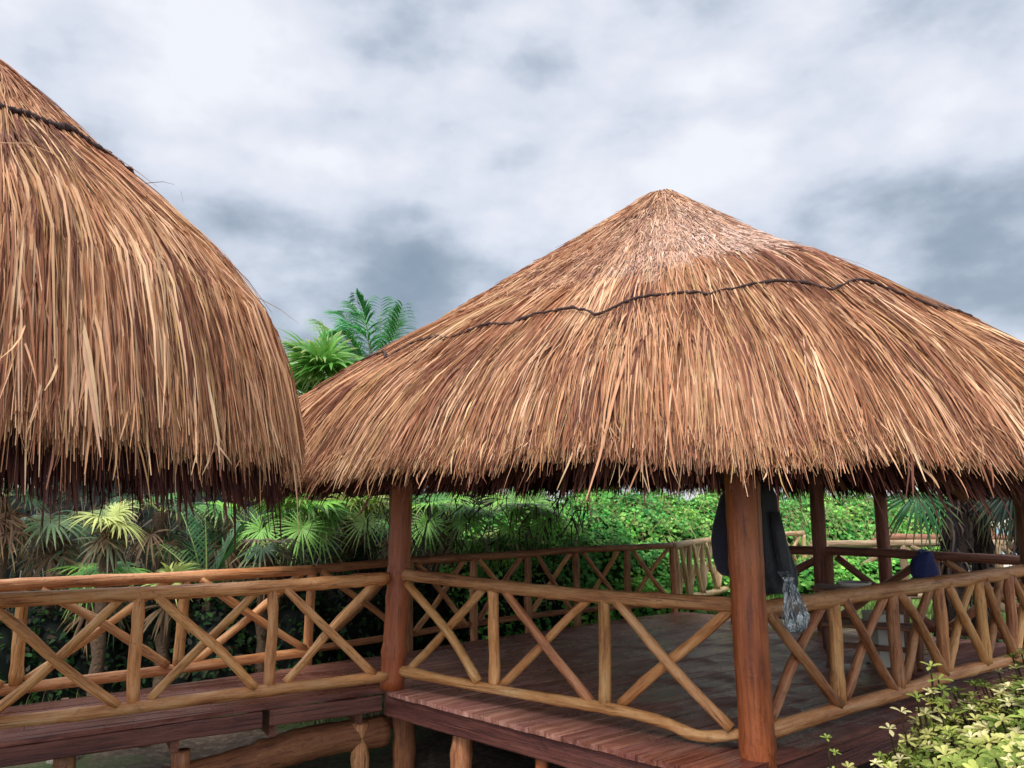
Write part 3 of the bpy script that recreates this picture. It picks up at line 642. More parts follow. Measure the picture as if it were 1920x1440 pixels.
fan_palm('shaded fan palm directly behind the slim post', pxp(745, 985, 12.6), 9, .5, .4, (G_MID, G_DARK), 5, rot=5., up=(.0, .9), group=PG)
fan_palm('low yellowing fan palm just above the boardwalk handrail', pxp(315, 1105, 8.9), 5, .36, .2, (G_YEL, G_MID), 2, rot=5., up=(.4, 1.2), group=PG)
fan_palm('tall fan palm with spiky bright crown rising between the two roofs', pxp(604, 715, 12.5), 13, .82, .35, ((.10, .30, .04), (.16, .38, .06)), 3, rot=.5, up=(.3, 1.45), trunk_r=.11)
fan_palm('tall fan palm half hidden behind the left end of the large roof', pxp(560, 755, 13.2), 12, .8, .4, ((.14, .34, .07), G_BRIGHT), 3, rot=1.5, up=(.1, 1.3), trunk_r=.11)
# young coconut leaf upright in the thicket
t = thing('young_coconut_palm', 'young coconut palm holding one upright dark green feather leaf behind the boardwalk', 'palm', (-3.4, 9.2, -.5))
mb = MB(); b0 = pxp(388, 1130, 9.2)
for (x, y, dy, cl) in ((384, 950, 0, (.05, .20, .05)), (340, 960, .3, (.04, .14, .04)), (450, 985, .2, (.06, .17, .05)), (300, 1020, .5, (.10, .2, .06)), (470, 1060, -.3, (.1, .18, .06))):
    e_ = pxp(x, y, 9.2 + dy); pinnate(mb, b0, [b0 * .5 + e_ * .5 + np.array([0, 0, .10]), e_], .42, cl, 40, .15, (.3, .4, .12), .013)
mb.build('crown', M_leaf, t, loc=tuple(b0))
mb = MB(); tube(mb, [(b0[0], b0[1], -.75), (b0[0], b0[1], -.2), b0], [.09, .07, .05], 9, lump=.1); mb.build('trunk', M_bark, t, loc=tuple(b0))
# coconut palm between the roofs
cb = pxp(700, 725, 17.)
t = thing('coconut_palm', 'coconut palm with feathery crown standing against the grey sky between the two roofs', 'palm', (cb[0], cb[1], -.5))
mb = MB()
for (x1, y1, x2, y2, dy, cl) in ((640, 640, 592, 598, .6, (.16, .24, .14)), (655, 610, 650, 585, .3, (.035, .17, .07)), (685, 600, 668, 548, -.2, (.02, .10, .04)), (712, 620, 715, 556, .2, (.04, .18, .06)),
                                 (735, 640, 756, 566, -.3, (.03, .12, .04)), (690, 640, 640, 600, -.4, (.04, .2, .08)), (720, 650, 745, 600, .5, (.04, .16, .05)), (670, 660, 630, 650, .2, (.05, .2, .08)), (740, 680, 790, 660, .6, (.05, .15, .06)), (725, 630, 738, 575, .4, (.03, .13, .05)), (655, 635, 615, 620, -.3, (.05, .18, .07)), (690, 620, 655, 565, .5, (.035, .16, .06))):
    pinnate(mb, cb, [pxp(x1, y1, 17 + dy), pxp(x2, y2, 17 + 1.6 * dy)], .80, tuple(np.array(cl) * np.array([2.4, 2.6, 1.5]) + .02), 95, .45, (.30, .38, .16), .015)
mb.build('crown', M_leaf, t, loc=tuple(cb))
mb = MB(); tube(mb, smooth_pts([(cb[0] + .5, cb[1], -.6), (cb[0] + .2, cb[1], 2.), tuple(cb)], 8), np.linspace(.18, .11, 17), 10, lump=.06); mb.build('trunk', M_bark, t, loc=tuple(cb))

# shaggy palms outside the far right railing, backlit darkness painted into their colours
def shag_palm(label, base, top, r, n_sh, leaves, seed):
    base = np.array(base, float); top = np.array(top, float)
    t = thing('shaggy_palm', label, 'palm', tuple(base)); mb = MB(); P = smooth_pts([base, (base + top) / 2 + np.array([.08, 0, 0]), top], 8)
    tube(mb, P, np.linspace(r * 1.1, r * .9, len(P)), 12, (.15, .12, .12), lump=.12); mb.build('trunk', M_bark, t, loc=tuple(base))
    mb = MB()
    for k in range(n_sh):
        s = rng.random(); p = base + (top - base) * s; a = rng.random() * 2 * PI; d = np.array([math.cos(a), math.sin(a), 0]); l = rnd.uniform(.18, .5)
        q0 = p + d * r * .9; q1 = q0 + d * rnd.uniform(.03, .12) + np.array([0, 0, -l * .5]); q2 = q1 + d * rnd.uniform(-.05, .06) + np.array([rnd.uniform(-.05, .05), 0, -l * .5]); w = rnd.uniform(.008, .022); sdv = np.array([-d[1], d[0], 0]) * w
        c = np.array(rnd.choice(((.02, .014, .014), (.04, .026, .02), (.09, .065, .055), (.014, .014, .018)))); mb.add([q0 - sdv, q0 + sdv, q1 - sdv, q1 + sdv, q2 - sdv * .2, q2 + sdv * .2], [(0, 1, 3, 2), (2, 3, 5, 4)], c)
    mb.build('dead_fronds', M_fib, t, loc=tuple(base))
    mb = MB()
    for (h, ax, nr, ln, cl) in leaves:
        petiole(mb, top, h, .012, (.05, .08, .04)); fan_leaf(mb, np.array(h), ax, nr, ln, cl, nl=24, span=120, droop=.35)
    mb.build('crown', M_leaf, t, loc=tuple(base))
DK = (.010, .03, .014)
T1 = pxp(1795, 880, 10.3); B1 = pxp(1752, 1090, 10.2); B1[2] = -.7
shag_palm('dark shaggy palm trunk beside the blue bag, with one hanging fan leaf', B1, T1, .13, 420,
          [(pxp(1720, 925, 10.), (-.7, 0, -.8), (0, -1, .3), .62, (.03, .13, .04)), (pxp(1840, 930, 10.4), (.8, -.1, -.7), (.2, -1, .3), .55, DK), (pxp(1760, 940, 10.6), (-.2, .2, -1), (0, -1, 0), .5, DK)], 1)
T2 = pxp(1900, 875, 10.8); B2 = pxp(1828, 1070, 10.8); B2[2] = -.7
shag_palm('second dark leaning palm trunk, right of the shaggy one', B2, pxp(1822, 880, 10.8), .14, 300,
          [(pxp(1860, 925, 10.6), (.5, 0, -.9), (0, -1, .2), .6, DK), (pxp(1905, 925, 10.8), (-.2, 0, -1), (0, -1, .2), .6, (.03, .09, .04)), (pxp(1880, 905, 11.), (.3, .3, -.9), (0, -1, .2), .75, DK), (pxp(1850, 915, 11.), (-.3, .1, -1), (0, -1, .2), .42, DK)], 2)
T3 = pxp(1960, 900, 9.8); B3 = pxp(1935, 1100, 9.8); B3[2] = -.7
shag_palm('palm at the right edge with a wide skirt of brown fibres', B3, pxp(1925, 890, 9.8), .2, 500,
          [(pxp(1900, 915, 9.8), (-.6, 0, -.8), (0, -1, .2), .6, DK), (pxp(1915, 900, 9.9), (-.9, .1, -.5), (0, -1, .4), .7, DK)], 3)

# ------------------------------------------------------------------ leaf masses
def leaves(mb, P, Nrm, size, cols, shape='round', jit=.25, asp=1.):
    n = len(P); Nrm = Nrm + rng.normal(size=(n, 3)) * jit; Nrm /= np.linalg.norm(Nrm, axis=1)[:, None]
    ref = rng.normal(size=(n, 3)); a = np.cross(Nrm, ref); a /= np.linalg.norm(a, axis=1)[:, None]; b = np.cross(Nrm, a)
    if shape == 'round': T = np.array([(.0, -.5), (.42, -.3), (.5, .1), (.28, .46), (-.28, .46), (-.5, .1), (-.42, -.3)])
    else: T = np.array([(0, -.5), (.10, -.3), (.26, .12), (.2, .42), (0, .5), (-.2, .42), (-.26, .12), (-.10, -.3)])
    m = len(T); s = size * rng.uniform(.6, 1.3, n)
    V = P[:, None, :] + s[:, None, None] * (T[None, :, 0:1] * asp * a[:, None, :] + T[None, :, 1:2] * b[:, None, :])
    V = V + Nrm[:, None, :] * (s[:, None] * (np.abs(T[:, 0]) * .5 - .3 * T[:, 1] ** 2)[None, :])[..., None]
    F = (np.arange(n)[:, None] * m + np.arange(m)[None, :])
    ci = rng.integers(0, len(cols), n); c = np.array(cols)[ci] * rng.uniform(.65, 1.35, n)[:, None]
    sp = np.sin(P[:, 0] * 2.3 + P[:, 1]) * np.sin(P[:, 2] * 4.1 + P[:, 0] * 1.3 + 1) + .6 * np.sin(P[:, 0] * 6.1 + 2) * np.sin(P[:, 2] * 7.3 + P[:, 1] * 3)
    c = c * np.stack([1 + .38 * sp, 1 + .16 * sp, 1 + .1 * sp], 1).clip(.3, 2)
    mb.add(V.reshape(-1, 3), F, np.repeat(c, m, 0))
def mound_leaves(mb, cen, rad, n, size, cols, shape='round', shell=.35, low=-.4, jit=.35):
    d = rng.normal(size=(n, 3)); d /= np.linalg.norm(d, axis=1)[:, None]; d[:, 2] = np.where(d[:, 2] < low, -d[:, 2], d[:, 2])
    rr = 1 - shell * rng.random(n) ** 1.5 + .07 * np.sin(d[:, 0] * 9 + cen[0] * 3) + .06 * np.sin(d[:, 1] * 7 + d[:, 2] * 8 + cen[1])
    P = np.array(cen) + d * rr[:, None] * np.array(rad); N_ = d / np.array(rad); N_ /= np.linalg.norm(N_, axis=1)[:, None]; N_[:, 2] += .5
    leaves(mb, P, N_, size, cols, shape, jit)
def blob(mb, cen, rad, col):
    th = np.linspace(0, 2 * PI, 18, endpoint=False); ph = np.linspace(-.5, PI / 2, 8); T, Ph = np.meshgrid(th, ph)
    k = 1 + .10 * np.sin(3 * T + cen[0]) * np.cos(4 * Ph)
    P = np.stack([cen[0] + rad[0] * k * np.cos(T) * np.cos(Ph), cen[1] + rad[1] * k * np.sin(T) * np.cos(Ph), cen[2] + rad[2] * k * np.sin(Ph)], -1)
    i = np.arange(7)[:, None] * 18; j = np.arange(18)[None, :]; kk = (j + 1) % 18
    mb.add(P.reshape(-1, 3), np.stack([i + j, i + kk, i + kk + 18, i + j + 18], -1).reshape(-1, 4), col)
GB = [(.30, .66, .14), (.20, .56, .11), (.12, .46, .08), (.14, .42, .07), (.22, .46, .10), (.06, .24, .045), (.10, .36, .10), (.30, .50, .14)]
mb = MB()
for (x, y, Y, rx, ry, rz) in [(1010, 985, 14.6, .9, .7, .8), (930, 1000, 14.4, .8, .6, .7), (965, 1075, 13.6, .8, .5, .5), (1080, 985, 14.2, 1.1, .9, .9), (1180, 985, 15.0, 1.5, 1., 1.1), (1300, 990, 16.0, 1.7, 1.1, 1.2), (1400, 990, 17.0, 1.6, 1.2, 1.3), (1480, 985, 18.0, 1.5, 1.2, 1.3), (1570, 985, 19.0, 1.6, 1.2, 1.4), (1660, 985, 20., 1.7, 1.2, 1.45), (1730, 975, 21.0, 1.2, 1.2, 1.4),
                             (1120, 1040, 12.6, .9, .6, .7), (1215, 1060, 13.1, .9, .6, .65), (1040, 1060, 12.2, .8, .6, .6), (1240, 965, 15.8, .7, .6, .9), (1350, 960, 17.4, .8, .6, 1.1), (1520, 960, 19.4, .7, .6, 1.25), (1120, 950, 15.0, .8, .6, 1.0)]:
    c = pxp(x, y, Y); k = int(2600 * rx * rz); cz = (c[0], c[1], c[2] - .45 * rz)
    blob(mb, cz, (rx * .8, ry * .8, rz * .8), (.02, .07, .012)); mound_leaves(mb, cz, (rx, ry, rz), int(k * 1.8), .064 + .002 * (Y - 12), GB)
for x, y, Y in [(1330, 1075, 13.5), (1180, 1110, 12.4), (1080, 1120, 11.8), (1520, 1085, 11.9), (1600, 1075, 12.2), (1680, 1060, 13.4), (1240, 1110, 12.6)]:
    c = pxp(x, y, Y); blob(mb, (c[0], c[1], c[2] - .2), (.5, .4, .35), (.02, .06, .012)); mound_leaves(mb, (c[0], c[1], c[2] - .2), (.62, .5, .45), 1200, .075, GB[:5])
n = 1500; P = np.stack([rng.uniform(.8, 10, n), rng.uniform(11.4, 15, n), rng.uniform(.2, 2.2, n)], -1); P[:, 1] = 11.6 + P[:, 0] * .62 + rng.uniform(-.3, .8, n)
d = rng.normal(size=(n, 3)); d[:, 2] = abs(d[:, 2]) + .3; d /= np.linalg.norm(d, axis=1)[:, None]; s_ = np.cross(d, [.1, 1., 0]); s_ /= np.linalg.norm(s_, axis=1)[:, None]; l = rng.uniform(.1, .45, n)[:, None]
q = np.stack([P - s_ * .006, P + s_ * .006, P + d * l + s_ * .003, P + d * l - s_ * .003], 1)
mb.add(q.reshape(-1, 3), np.arange(n * 4).reshape(-1, 4), np.repeat(np.array([(.45, .42, .18), (.3, .22, .12), (.25, .4, .1)])[rng.integers(0, 3, n)], 4, 0))
tag(mb.build('sea_grape_thicket', M_bush), 'bright green thicket of round-leaved bushes beyond the far railing', 'bushes', kind='stuff')
# shaded jungle behind the boardwalk
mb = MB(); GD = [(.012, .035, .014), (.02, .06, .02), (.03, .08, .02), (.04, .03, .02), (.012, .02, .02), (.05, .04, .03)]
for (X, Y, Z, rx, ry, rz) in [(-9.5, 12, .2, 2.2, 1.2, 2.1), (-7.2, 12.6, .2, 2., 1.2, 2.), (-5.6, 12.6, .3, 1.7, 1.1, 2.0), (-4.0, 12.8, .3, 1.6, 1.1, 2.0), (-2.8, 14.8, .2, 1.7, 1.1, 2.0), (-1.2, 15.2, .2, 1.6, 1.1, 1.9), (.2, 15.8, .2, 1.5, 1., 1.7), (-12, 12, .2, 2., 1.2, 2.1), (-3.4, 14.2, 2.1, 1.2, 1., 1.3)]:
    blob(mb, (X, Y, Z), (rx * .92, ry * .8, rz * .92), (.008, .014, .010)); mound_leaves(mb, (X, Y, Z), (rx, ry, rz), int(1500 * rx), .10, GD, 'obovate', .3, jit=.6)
# litter of thin dead blades and twigs hanging in the shade
n = 2600; P = np.stack([rng.uniform(-9, 1.2, n), rng.uniform(9.6, 12., n), rng.uniform(-.6, 1.7, n)], -1); P[:, 1] += (P[:, 0] + 4) * .25
d = rng.normal(size=(n, 3)) * .4 + np.array([0, 0, -1.]); d /= np.linalg.norm(d, axis=1)[:, None]; s_ = np.cross(d, [.2, 1., 0]); s_ /= np.linalg.norm(s_, axis=1)[:, None]; l = rng.uniform(.12, .5, n)[:, None]; w = rng.uniform(.004, .014, n)[:, None]
q = np.stack([P - s_ * w, P + s_ * w, P + d * l + s_ * w * .3, P + d * l - s_ * w * .3], 1)
mb.add(q.reshape(-1, 3), np.arange(n * 4).reshape(-1, 4), np.repeat(np.array([(.12, .08, .05), (.05, .03, .02), (.03, .06, .02), (.2, .17, .13)])[rng.integers(0, 4, n)], 4, 0))
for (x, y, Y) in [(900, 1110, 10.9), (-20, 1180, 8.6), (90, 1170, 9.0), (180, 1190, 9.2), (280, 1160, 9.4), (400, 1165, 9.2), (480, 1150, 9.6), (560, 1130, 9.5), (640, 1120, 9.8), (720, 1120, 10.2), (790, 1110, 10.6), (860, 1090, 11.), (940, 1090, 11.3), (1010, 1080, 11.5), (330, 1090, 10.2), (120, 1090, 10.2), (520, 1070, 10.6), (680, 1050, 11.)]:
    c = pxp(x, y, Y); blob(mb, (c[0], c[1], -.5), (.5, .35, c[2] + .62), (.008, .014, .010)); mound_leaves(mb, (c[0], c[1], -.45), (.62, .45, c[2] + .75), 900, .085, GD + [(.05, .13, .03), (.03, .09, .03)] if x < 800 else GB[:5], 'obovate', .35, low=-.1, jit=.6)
tag(mb.build('undergrowth', M_bush), 'dark tangled undergrowth in the shade behind the boardwalk', 'undergrowth', kind='stuff')
# ground grass and weeds
mb = MB()
def tufts(n, xr, yr, h, cols, w=.006, z=-.66):
    x = rng.uniform(*xr, n); y = rng.uniform(*yr, n); zz = z + np.clip((y - 9.5) / 5, 0, 1) * .28
    P = np.stack([x, y, zz], -1); d = rng.normal(size=(n, 3)) * .35 + np.array([0, 0, 1.]); hh = (h * rng.uniform(.5, 1.4, n))[:, None]; s_ = np.stack([np.cos(x * 99), np.sin(x * 99), 0 * x], -1) * w
    V = np.stack([P - s_, P + s_, P + d * hh * .6 + s_ * .7, P + d * hh * .6 - s_ * .7, P + d * hh * np.array([1.4, 1.4, .95])], 1).reshape(-1, 3)
    b = np.arange(n)[:, None] * 5; mb.add(V, b + np.array([[0, 1, 2, 3]]), np.repeat(np.array(cols)[rng.integers(0, len(cols), n)], 5, 0)); mb.f.append(b + np.array([[3, 2, 4]]) + mb.n - n * 5)
tufts(6000, (-7, -1.2), (8.0, 10.8), .14, [(.10, .17, .05), (.05, .10, .03), (.24, .20, .10)])
tufts(6000, (-1, 2.2), (9.2, 12.5), .16, [(.10, .22, .05), (.06, .14, .03)])
tufts(16000, (3.5, 12), (10.5, 19), .13, [(.22, .38, .08), (.30, .45, .12), (.14, .26, .06)], .012)
tag(mb.build('grass', M_bush), 'grass and weeds growing on the sandy ground', 'grass', kind='stuff')

# pale green beach shrub in the near right corner
SH = [(.46, .50, .13), (.60, .58, .20), (.30, .38, .08), (.72, .66, .34), (.15, .22, .04)]
def rosette(mb, p, up, s, cols):
    up = np.array(up, float); up /= np.linalg.norm(up); k = rnd.randint(6, 9); a0 = rnd.random() * 6; ref = np.cross(up, [.3, .8, .1]); ref /= np.linalg.norm(ref); o2 = np.cross(up, ref)
    c = np.array(rnd.choice(cols)) * rnd.uniform(.75, 1.2)
    for i in range(k):
        a = a0 + i * 2.4; el = .15 + .9 * (i / k); out = math.cos(a) * ref + math.sin(a) * o2; d = out * math.cos(el) + up * math.sin(el); sd = np.cross(d, up); sd /= np.linalg.norm(sd) + 1e-6; nn_ = np.cross(sd, d)
        l = s * rnd.uniform(.75, 1.15) * (1 - .4 * i / k); T = [(0, .03), (.35, .11), (.68, .19), (.9, .13), (1, .02)]
        V = []
        for (t_, w_) in T:
            q = p + d * l * t_ - up * l * .22 * t_ * t_; V += [q - sd * w_ * l + nn_ * l * .06 * (w_ > .1), q, q + sd * w_ * l + nn_ * l * .06 * (w_ > .1)]
        f = []
        for r_ in range(4):
            for e_ in range(2): f.append((r_ * 3 + e_, r_ * 3 + e_ + 1, r_ * 3 + e_ + 4, r_ * 3 + e_ + 3))
        cc = c * rnd.uniform(.8, 1.2); mb.add(V, f, cc)
def shrub(name, label, base, stems, cols, s=.075, sub=None, group=None, per=7):
    t = thing(name, label, 'shrub', base, group); mb = MB(); ms = MB(); base = np.array(base, float)
    for e in stems:
        e = np.array(e, float); b_ = base + (e - base) * np.array([.35, .35, 0]); b_[2] = base[2]
        m_ = b_ * .4 + e * .6 + np.array([0, 0, -.05]); P = smooth_pts([b_, m_, e], 5); tube(ms, P, np.linspace(.012, .005, len(P)), 5, (.30, .28, .12))
        up = (e - m_); up /= np.linalg.norm(up); up += np.array([0, -.25, .5]); rosette(mb, e, up, s * rnd.uniform(.85, 1.25), cols)
        for k in range(per):
            f = rnd.uniform(.55, .98); i = int(f * (len(P) - 1)); p = P[i] + rng.normal(size=3) * .035; rosette(mb, p, up + rng.normal(size=3) * .6, s * rnd.uniform(.6, 1.), cols)
    ms.build('stem', M_bark, t, loc=tuple(base)); mb.build('foliage', M_bush, t, loc=tuple(base))
    return t
def top_of(x, y, Y): return pxp(x, y, Y)
stems = []
for _ in range(820):
    x = rnd.uniform(1640, 2150); yt = np.interp(x, [1620, 1700, 1760, 1830, 1920, 2150], [1440, 1370, 1305, 1262, 1215, 1150])
    f = rnd.random() ** 1.0; Y = 4.75 - 2.6 * f + rnd.uniform(-.15, .15); y = yt + f * 330 + abs(rnd.gauss(0, 16)) - (14 if rnd.random() < .2 else 0)
    stems.append(pxp(x, y, Y))
shrub('beach_shrub', 'large pale yellow-green leafy shrub filling the lower right corner beside the deck', (2.9, 3.6, -.66), stems, SH, .062, per=14)
shrub('beach_shrub', 'medium pale shrub sprays rising before the right deck beam', (2.35, 4.3, -.66), [pxp(x, y, 4.3) for x, y in ((1690, 1335), (1745, 1250), (1760, 1275), (1720, 1310), (1668, 1368), (1755, 1315), (1735, 1340), (1700, 1390), (1650, 1420), (1745, 1300))], SH[:4], .07, per=9)
shrub('small_shrub', 'single leafy sprig standing right of the thick near post', (1.75, 3.9, -.66), [pxp(1550, 1385, 3.9), pxp(1565, 1412, 3.9), pxp(1590, 1440, 3.9)], SH[:4], .05, per=5)
shrub('small_shrub', 'low pale sprig at the bottom edge between the post sprig and the big shrub', (2.0, 3.7, -.66), [pxp(1640, 1432, 3.75), pxp(1610, 1450, 3.7), pxp(1670, 1440, 3.8)], SH[:4], .05, per=4)

# strap-leaved plant and stones seen through the boardwalk railing
def stone(label, c, r, col):
    mb = MB(); blob(mb, c, r, col); V = mb.v[0]; V += rng.normal(size=V.shape) * .012
    tag(mb.build('stone', M_stone, loc=c), label, 'stone', 'stones by the boardwalk')
M_stone = tinted('pale_stone', .9, var=.35, nscale=12, bmp=.03)
stone('pale stone beside the green strap plant under the boardwalk railing', (-3.95, 7.02, -.62), (.14, .10, .16), (.45, .40, .33))
stone('larger pale stone below the middle of the boardwalk railing', (-3.55, 7.35, -.60), (.17, .12, .2), (.42, .36, .28))
t = thing('strap_plant', 'small bright green strap-leaved plant on the sand behind the boardwalk', 'plant', (-4.5, 7.0, -.66)); mb = MB()
for k in range(7):
    a = rnd.uniform(0, 6.3); d = np.array([math.cos(a) * .35, math.sin(a) * .3, 1]); s_ = np.array([.035, 0, 0]); p0_ = np.array([-4.5, 7.0, -.66])
    mb.add([p0_ - s_, p0_ + s_, p0_ + d * .22 - s_ * .9, p0_ + d * .22 + s_ * .9, p0_ + d * .36 - s_ * .1, p0_ + d * .36 + s_ * .1], [(0, 1, 3, 2), (2, 3, 5, 4)], (.12, .42, .08))
mb.build('foliage', M_leaf, t, loc=(-4.5, 7.0, -.66))

# ------------------------------------------------------------------ things on the pavilion
def cloth_mat(name, c, rough=.85, sheen=.2, b=.01, ns=25):
    m, N, L, p, o = newmat(name); t = N.new('ShaderNodeTexCoord'); n = noise(N, L, t.outputs['Object'], ns, 4, .6)
    L.new(mixc(N, L, n, tuple(x * .6 for x in c), tuple(min(1, x * 1.4) for x in c)), p.inputs['Base Color']); p.inputs['Roughness'].default_value = rough; p.inputs['Sheen Weight'].default_value = sheen; bump(N, L, p, n, b); return m
M_pack = cloth_mat('navy_cloth', (.022, .020, .04)); M_jack = cloth_mat('black_cloth', (.028, .03, .038), .6); M_blue = cloth_mat('blue_cloth', (.012, .025, .14), .7)
def loft(mb, rings, col=None):
    n = len(rings[0]); V = np.concatenate(rings); m = len(rings); i = np.arange(m - 1)[:, None] * n; j = np.arange(n)[None, :]; k = (j + 1) % n
    b = mb.n; mb.add(V, np.stack([i + j, i + k, i + k + n, i + j + n], -1).reshape(-1, 4), col); mb.f.append((np.arange(n)[::-1] + b)[None, :]); mb.f.append((np.arange(n) + (m - 1) * n + b)[None, :])
def ring(cx, cy, z, w, d, n=20, p=2.6, wob=.0, ph=0.):
    a = np.linspace(0, 2 * PI, n, endpoint=False); r = (np.abs(np.cos(a)) ** p + np.abs(np.sin(a)) ** p) ** (-1 / p) * (1 + wob * np.sin(a * 7 + ph))
    return np.stack([cx + w * r * np.cos(a), cy + d * r * np.sin(a), np.full(n, z)], -1)
# backpack-like dark bag on the left of the thick post
t = thing('hanging_bag', 'large dark navy bag hanging behind the left side of the thick near post', 'bag', (1.47, 5.27, 1.0)); mb = MB()
prof = [(905, 1385, 12), (930, 1380, 28), (985, 1374, 36), (1010, 1374, 40), (1045, 1376, 38), (1070, 1380, 34), (1078, 1382, 28)]
rg = []
for i, (y, xc, hw) in enumerate(prof):
    c = pxp(xc, y, 5.30); rg.append(ring(c[0], 5.30, c[2], hw * 5.3 / 1400, .05 + .03 * (i > 1), 20, 2.6, .03, i))
loft(mb, rg); mb.build('bag_body', M_pack, t)
mb = MB()
for dx in (-.03, .06): tube(mb, smooth_pts([(1.5 + dx, 5.27, 1.72), (1.49 + dx, 5.22, 1.86), (1.52 + dx, 5.16, 1.98)], 4), .010, 6)
mb.build('strap', M_pack, t)
t = thing('hanging_jacket', 'dark jacket hanging behind the right side of the thick near post over the handrail', 'jacket', (1.75, 5.26, 1.0)); mb = MB()
prof = [(898, 1428, 14), (930, 1430, 26), (985, 1434, 30), (1030, 1440, 36), (1070, 1448, 42), (1095, 1456, 36), (1112, 1454, 32)]
rg = []
for i, (y, xc, hw) in enumerate(prof):
    c = pxp(xc, y, 5.28); rg.append(ring(c[0], 5.28, c[2], hw * 5.25 / 1400, .035 + .004 * i, 42, 2.3, .13 if i > 1 else .03, i * .25))
loft(mb, rg); mb.build('jacket_body', M_jack, t)
mb = MB(); c0 = pxp(1452, 960, 5.22); c1 = pxp(1468, 1040, 5.2); c2 = pxp(1480, 1100, 5.16)
rg = [ring(c[0], c[1], c[2], w_, w_ * .8, 12, 2, .1, i) for i, (c, w_) in enumerate(((c0, .035), (c0 * .5 + c1 * .5, .042), (c1, .045), (c2, .038)))]
loft(mb, rg); mb.build('sleeve', M_jack, t)
# clear crumpled plastic bag
m, N_, L_, p, o = newmat('clear_plastic'); p.inputs['Base Color'].default_value = (.75, .8, .82, 1); p.inputs['Roughness'].default_value = .12; p.inputs['Specular IOR Level'].default_value = .9
tr = N_.new('ShaderNodeBsdfTransparent'); tr.inputs[0].default_value = (.75, .78, .8, 1); mx_ = N_.new('ShaderNodeMixShader'); t_ = N_.new('ShaderNodeTexCoord'); nz = noise(N_, L_, mapping(N_, L_, t_.outputs['Object'], (26, 26, 7)), 1., 3, .6, 1.2)
L_.new(ramp(N_, L_, nz, [(.50, (.05,) * 3), (.56, (.75,) * 3), (.62, (.12,) * 3)]), mx_.inputs[0]); L_.new(tr.outputs[0], mx_.inputs[1]); L_.new(p.outputs[0], mx_.inputs[2]); L_.new(mx_.outputs[0], o.inputs[0]); bump(N_, L_, p, nz, .03); M_plas = m
t = thing('plastic_bag', 'crumpled clear plastic bag tied over the handrail right of the thick near post', 'bag', (1.9, 4.98, .8)); mb = MB()
for q, (s_, ph) in enumerate(((1., 0), (.72, 2.1))):
    rg = []
    for i, (y, xc, hw) in enumerate([(1090, 1478, 7), (1105, 1482, 12), (1122, 1486, 15), (1140, 1490, 19), (1158, 1492, 23), (1174, 1492, 21), (1184, 1491, 12), (1187, 1491, 4)]):
        c = pxp(xc, y, 4.93); rr = ring(c[0], c[1] + .0, c[2], hw * s_ * 4.95 / 1400, hw * s_ * .8 * 4.95 / 1400, 26, 2, .16, i * 1.3 + ph); rr += rng.normal(size=rr.shape) * .0035; rg.append(rr)
    loft(mb, rg)
mb.build('bag_body', M_plas, t, smooth=False)
mb = MB(); c = pxp(1478, 1092, 4.95); k_ = pxp(1474, 1080, 5.1)
loft(mb, [ring(c[0], c[1], c[2], .02, .02, 12, 2, .2), ring(c[0], c[1] + .02, c[2] + .03, .04, .03, 12, 2, .3), ring(k_[0], k_[1] + .03, k_[2] + .03, .05, .03, 12, 2, .3)]); mb.build('knot', M_plas, t, smooth=False)
# blue bag on the far right rail
t = thing('blue_bag', 'dark blue cloth bag hung on the shaded far right railing beside the shaggy palm', 'bag', (5.0, 8.85, .8)); mb = MB(); rg = []
for i, (y, xc, hw) in enumerate([(1034, 1736, 7), (1041, 1734, 15), (1050, 1731, 20), (1063, 1733, 24), (1076, 1735, 25), (1086, 1735, 20), (1090, 1736, 12)]):
    c = pxp(xc, y, 8.84); rg.append(ring(c[0], 8.84, c[2], hw * 8.84 / 1400, .07, 26, 2.2, .07, i * .5))
loft(mb, rg); mb.build('bag_body', M_blue, t)
mb = MB(); c = pxp(1733, 1038, 8.84); tube(mb, smooth_pts([c + np.array([-.06, 0, 0]), c + np.array([-.02, .05, .03]), c + np.array([.05, .06, .02])], 4), .02, 8); mb.build('strap', M_blue, t)
# table with white basin, bench, grey box
M_white = tinted('white_plastic', .35, (.80, .76, .68), var=.08, nscale=4); M_box = tinted('grey_box', .5, (.66, .66, .56), var=.15, nscale=6)
t = thing('wooden_table', 'low dark wooden table on the far side of the deck', 'table', (3.85, 8.6, 0))
beam('tabletop', (3.45, 8.75), (4.35, 8.25), .26, .655, .04, M_postd, t)
for (x, y) in ((3.45, 8.55), (3.65, 8.95), (4.12, 8.18), (4.34, 8.52)): log('leg', [(x, y, .004), (x, y, .61)], .035, .035, M_postd, t)
t0 = pxp(1606, 1101, 8.45); mb = MB(); cz = .657
loft(mb, [ring(t0[0], 8.5, cz, .13, .12, 28, 2), ring(t0[0], 8.5, cz + .04, .17, .16, 28, 2), ring(t0[0], 8.5, cz + .062, .18, .17, 28, 2), ring(t0[0], 8.5, cz + .064, .165, .155, 28, 2), ring(t0[0], 8.5, cz + .03, .14, .13, 28, 2)])
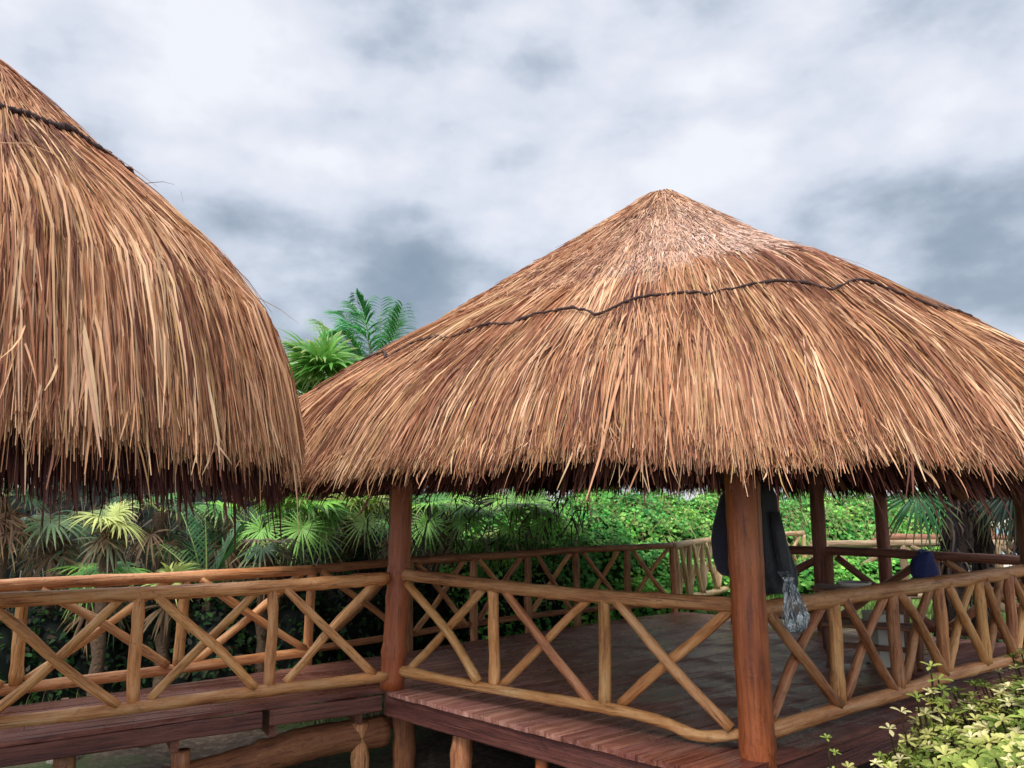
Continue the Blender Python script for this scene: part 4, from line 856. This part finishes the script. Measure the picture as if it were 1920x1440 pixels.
tag(mb.build('basin', M_white, loc=(t0[0], 8.5, cz)), 'shallow oval white basin lying on the dark table', 'basin')
t = thing('wooden_bench', 'dark reddish wooden bench standing on the deck left of the grey box', 'bench', (3.3, 7.55, 0))
for i in range(3): beam('seat_slat', (3.05 + .07 * i, 7.62 + .09 * i), (3.85 + .07 * i, 7.22 + .09 * i), .045, .43, .035, M_postd, t)
for (x, y) in ((3.12, 7.66), (3.28, 7.83), (3.75, 7.32), (3.92, 7.5)): log('leg', [(x, y, .004), (x, y, .395)], .035, .035, M_postd, t)
beam('stretcher', (3.2, 7.75), (3.83, 7.42), .02, .22, .05, M_postd, t)
c = pxp(1653, 1150, 7.75)
t = thing('storage_box', 'tall grey-beige box standing on the deck seen through the right railing', 'box', (c[0], 7.75, 0))
mb = MB(); box(mb, c[0] - .12, c[0] + .13, 7.6, 7.9, .004, .40); mb.build('box_body', M_box, t, smooth=False)
mb = MB(); box(mb, c[0] - .128, c[0] + .138, 7.592, 7.908, .402, .50); mb.build('lid', M_box, t, smooth=False)
# far beach shelter and lounge
t = thing('beach_shelter', 'small distant beach shelter with white cloth top and brown reed base', 'shelter', (15.3, 24., -.4)); c = pxp(1842, 985, 24.)
mb = MB(); loft(mb, [ring(c[0], 24, c[2] + .0, .42, .4, 16, 2, .1), ring(c[0], 24, c[2] + .16, .5, .45, 16, 2, .1), ring(c[0], 24, c[2] + .32, .42, .4, 16, 2, .1), ring(c[0] + .1, 24, c[2] + .42, .2, .2, 16, 2, .1)]); mb.build('canopy', M_white, t)
mb = MB(); loft(mb, [ring(c[0], 24, -.75, .3, .3, 16, 2), ring(c[0], 24, c[2] + .01, .34, .34, 16, 2)]); mb.build('reed_base', M_beam, t)
for i, x in enumerate((1868, 1888)):
    c = pxp(x, 972, 25.); mb = MB(); tube(mb, [(c[0] - .3, 25, c[2] - .25), (c[0] + .35, 25, c[2] + .18)], [.13, .10], 8); 
    tag(mb.build('rolled_awning', M_white), 'slanting rolled white cloth beside the beach shelter' if i == 0 else 'farther slanting white cloth right of the rolled one', 'awning')
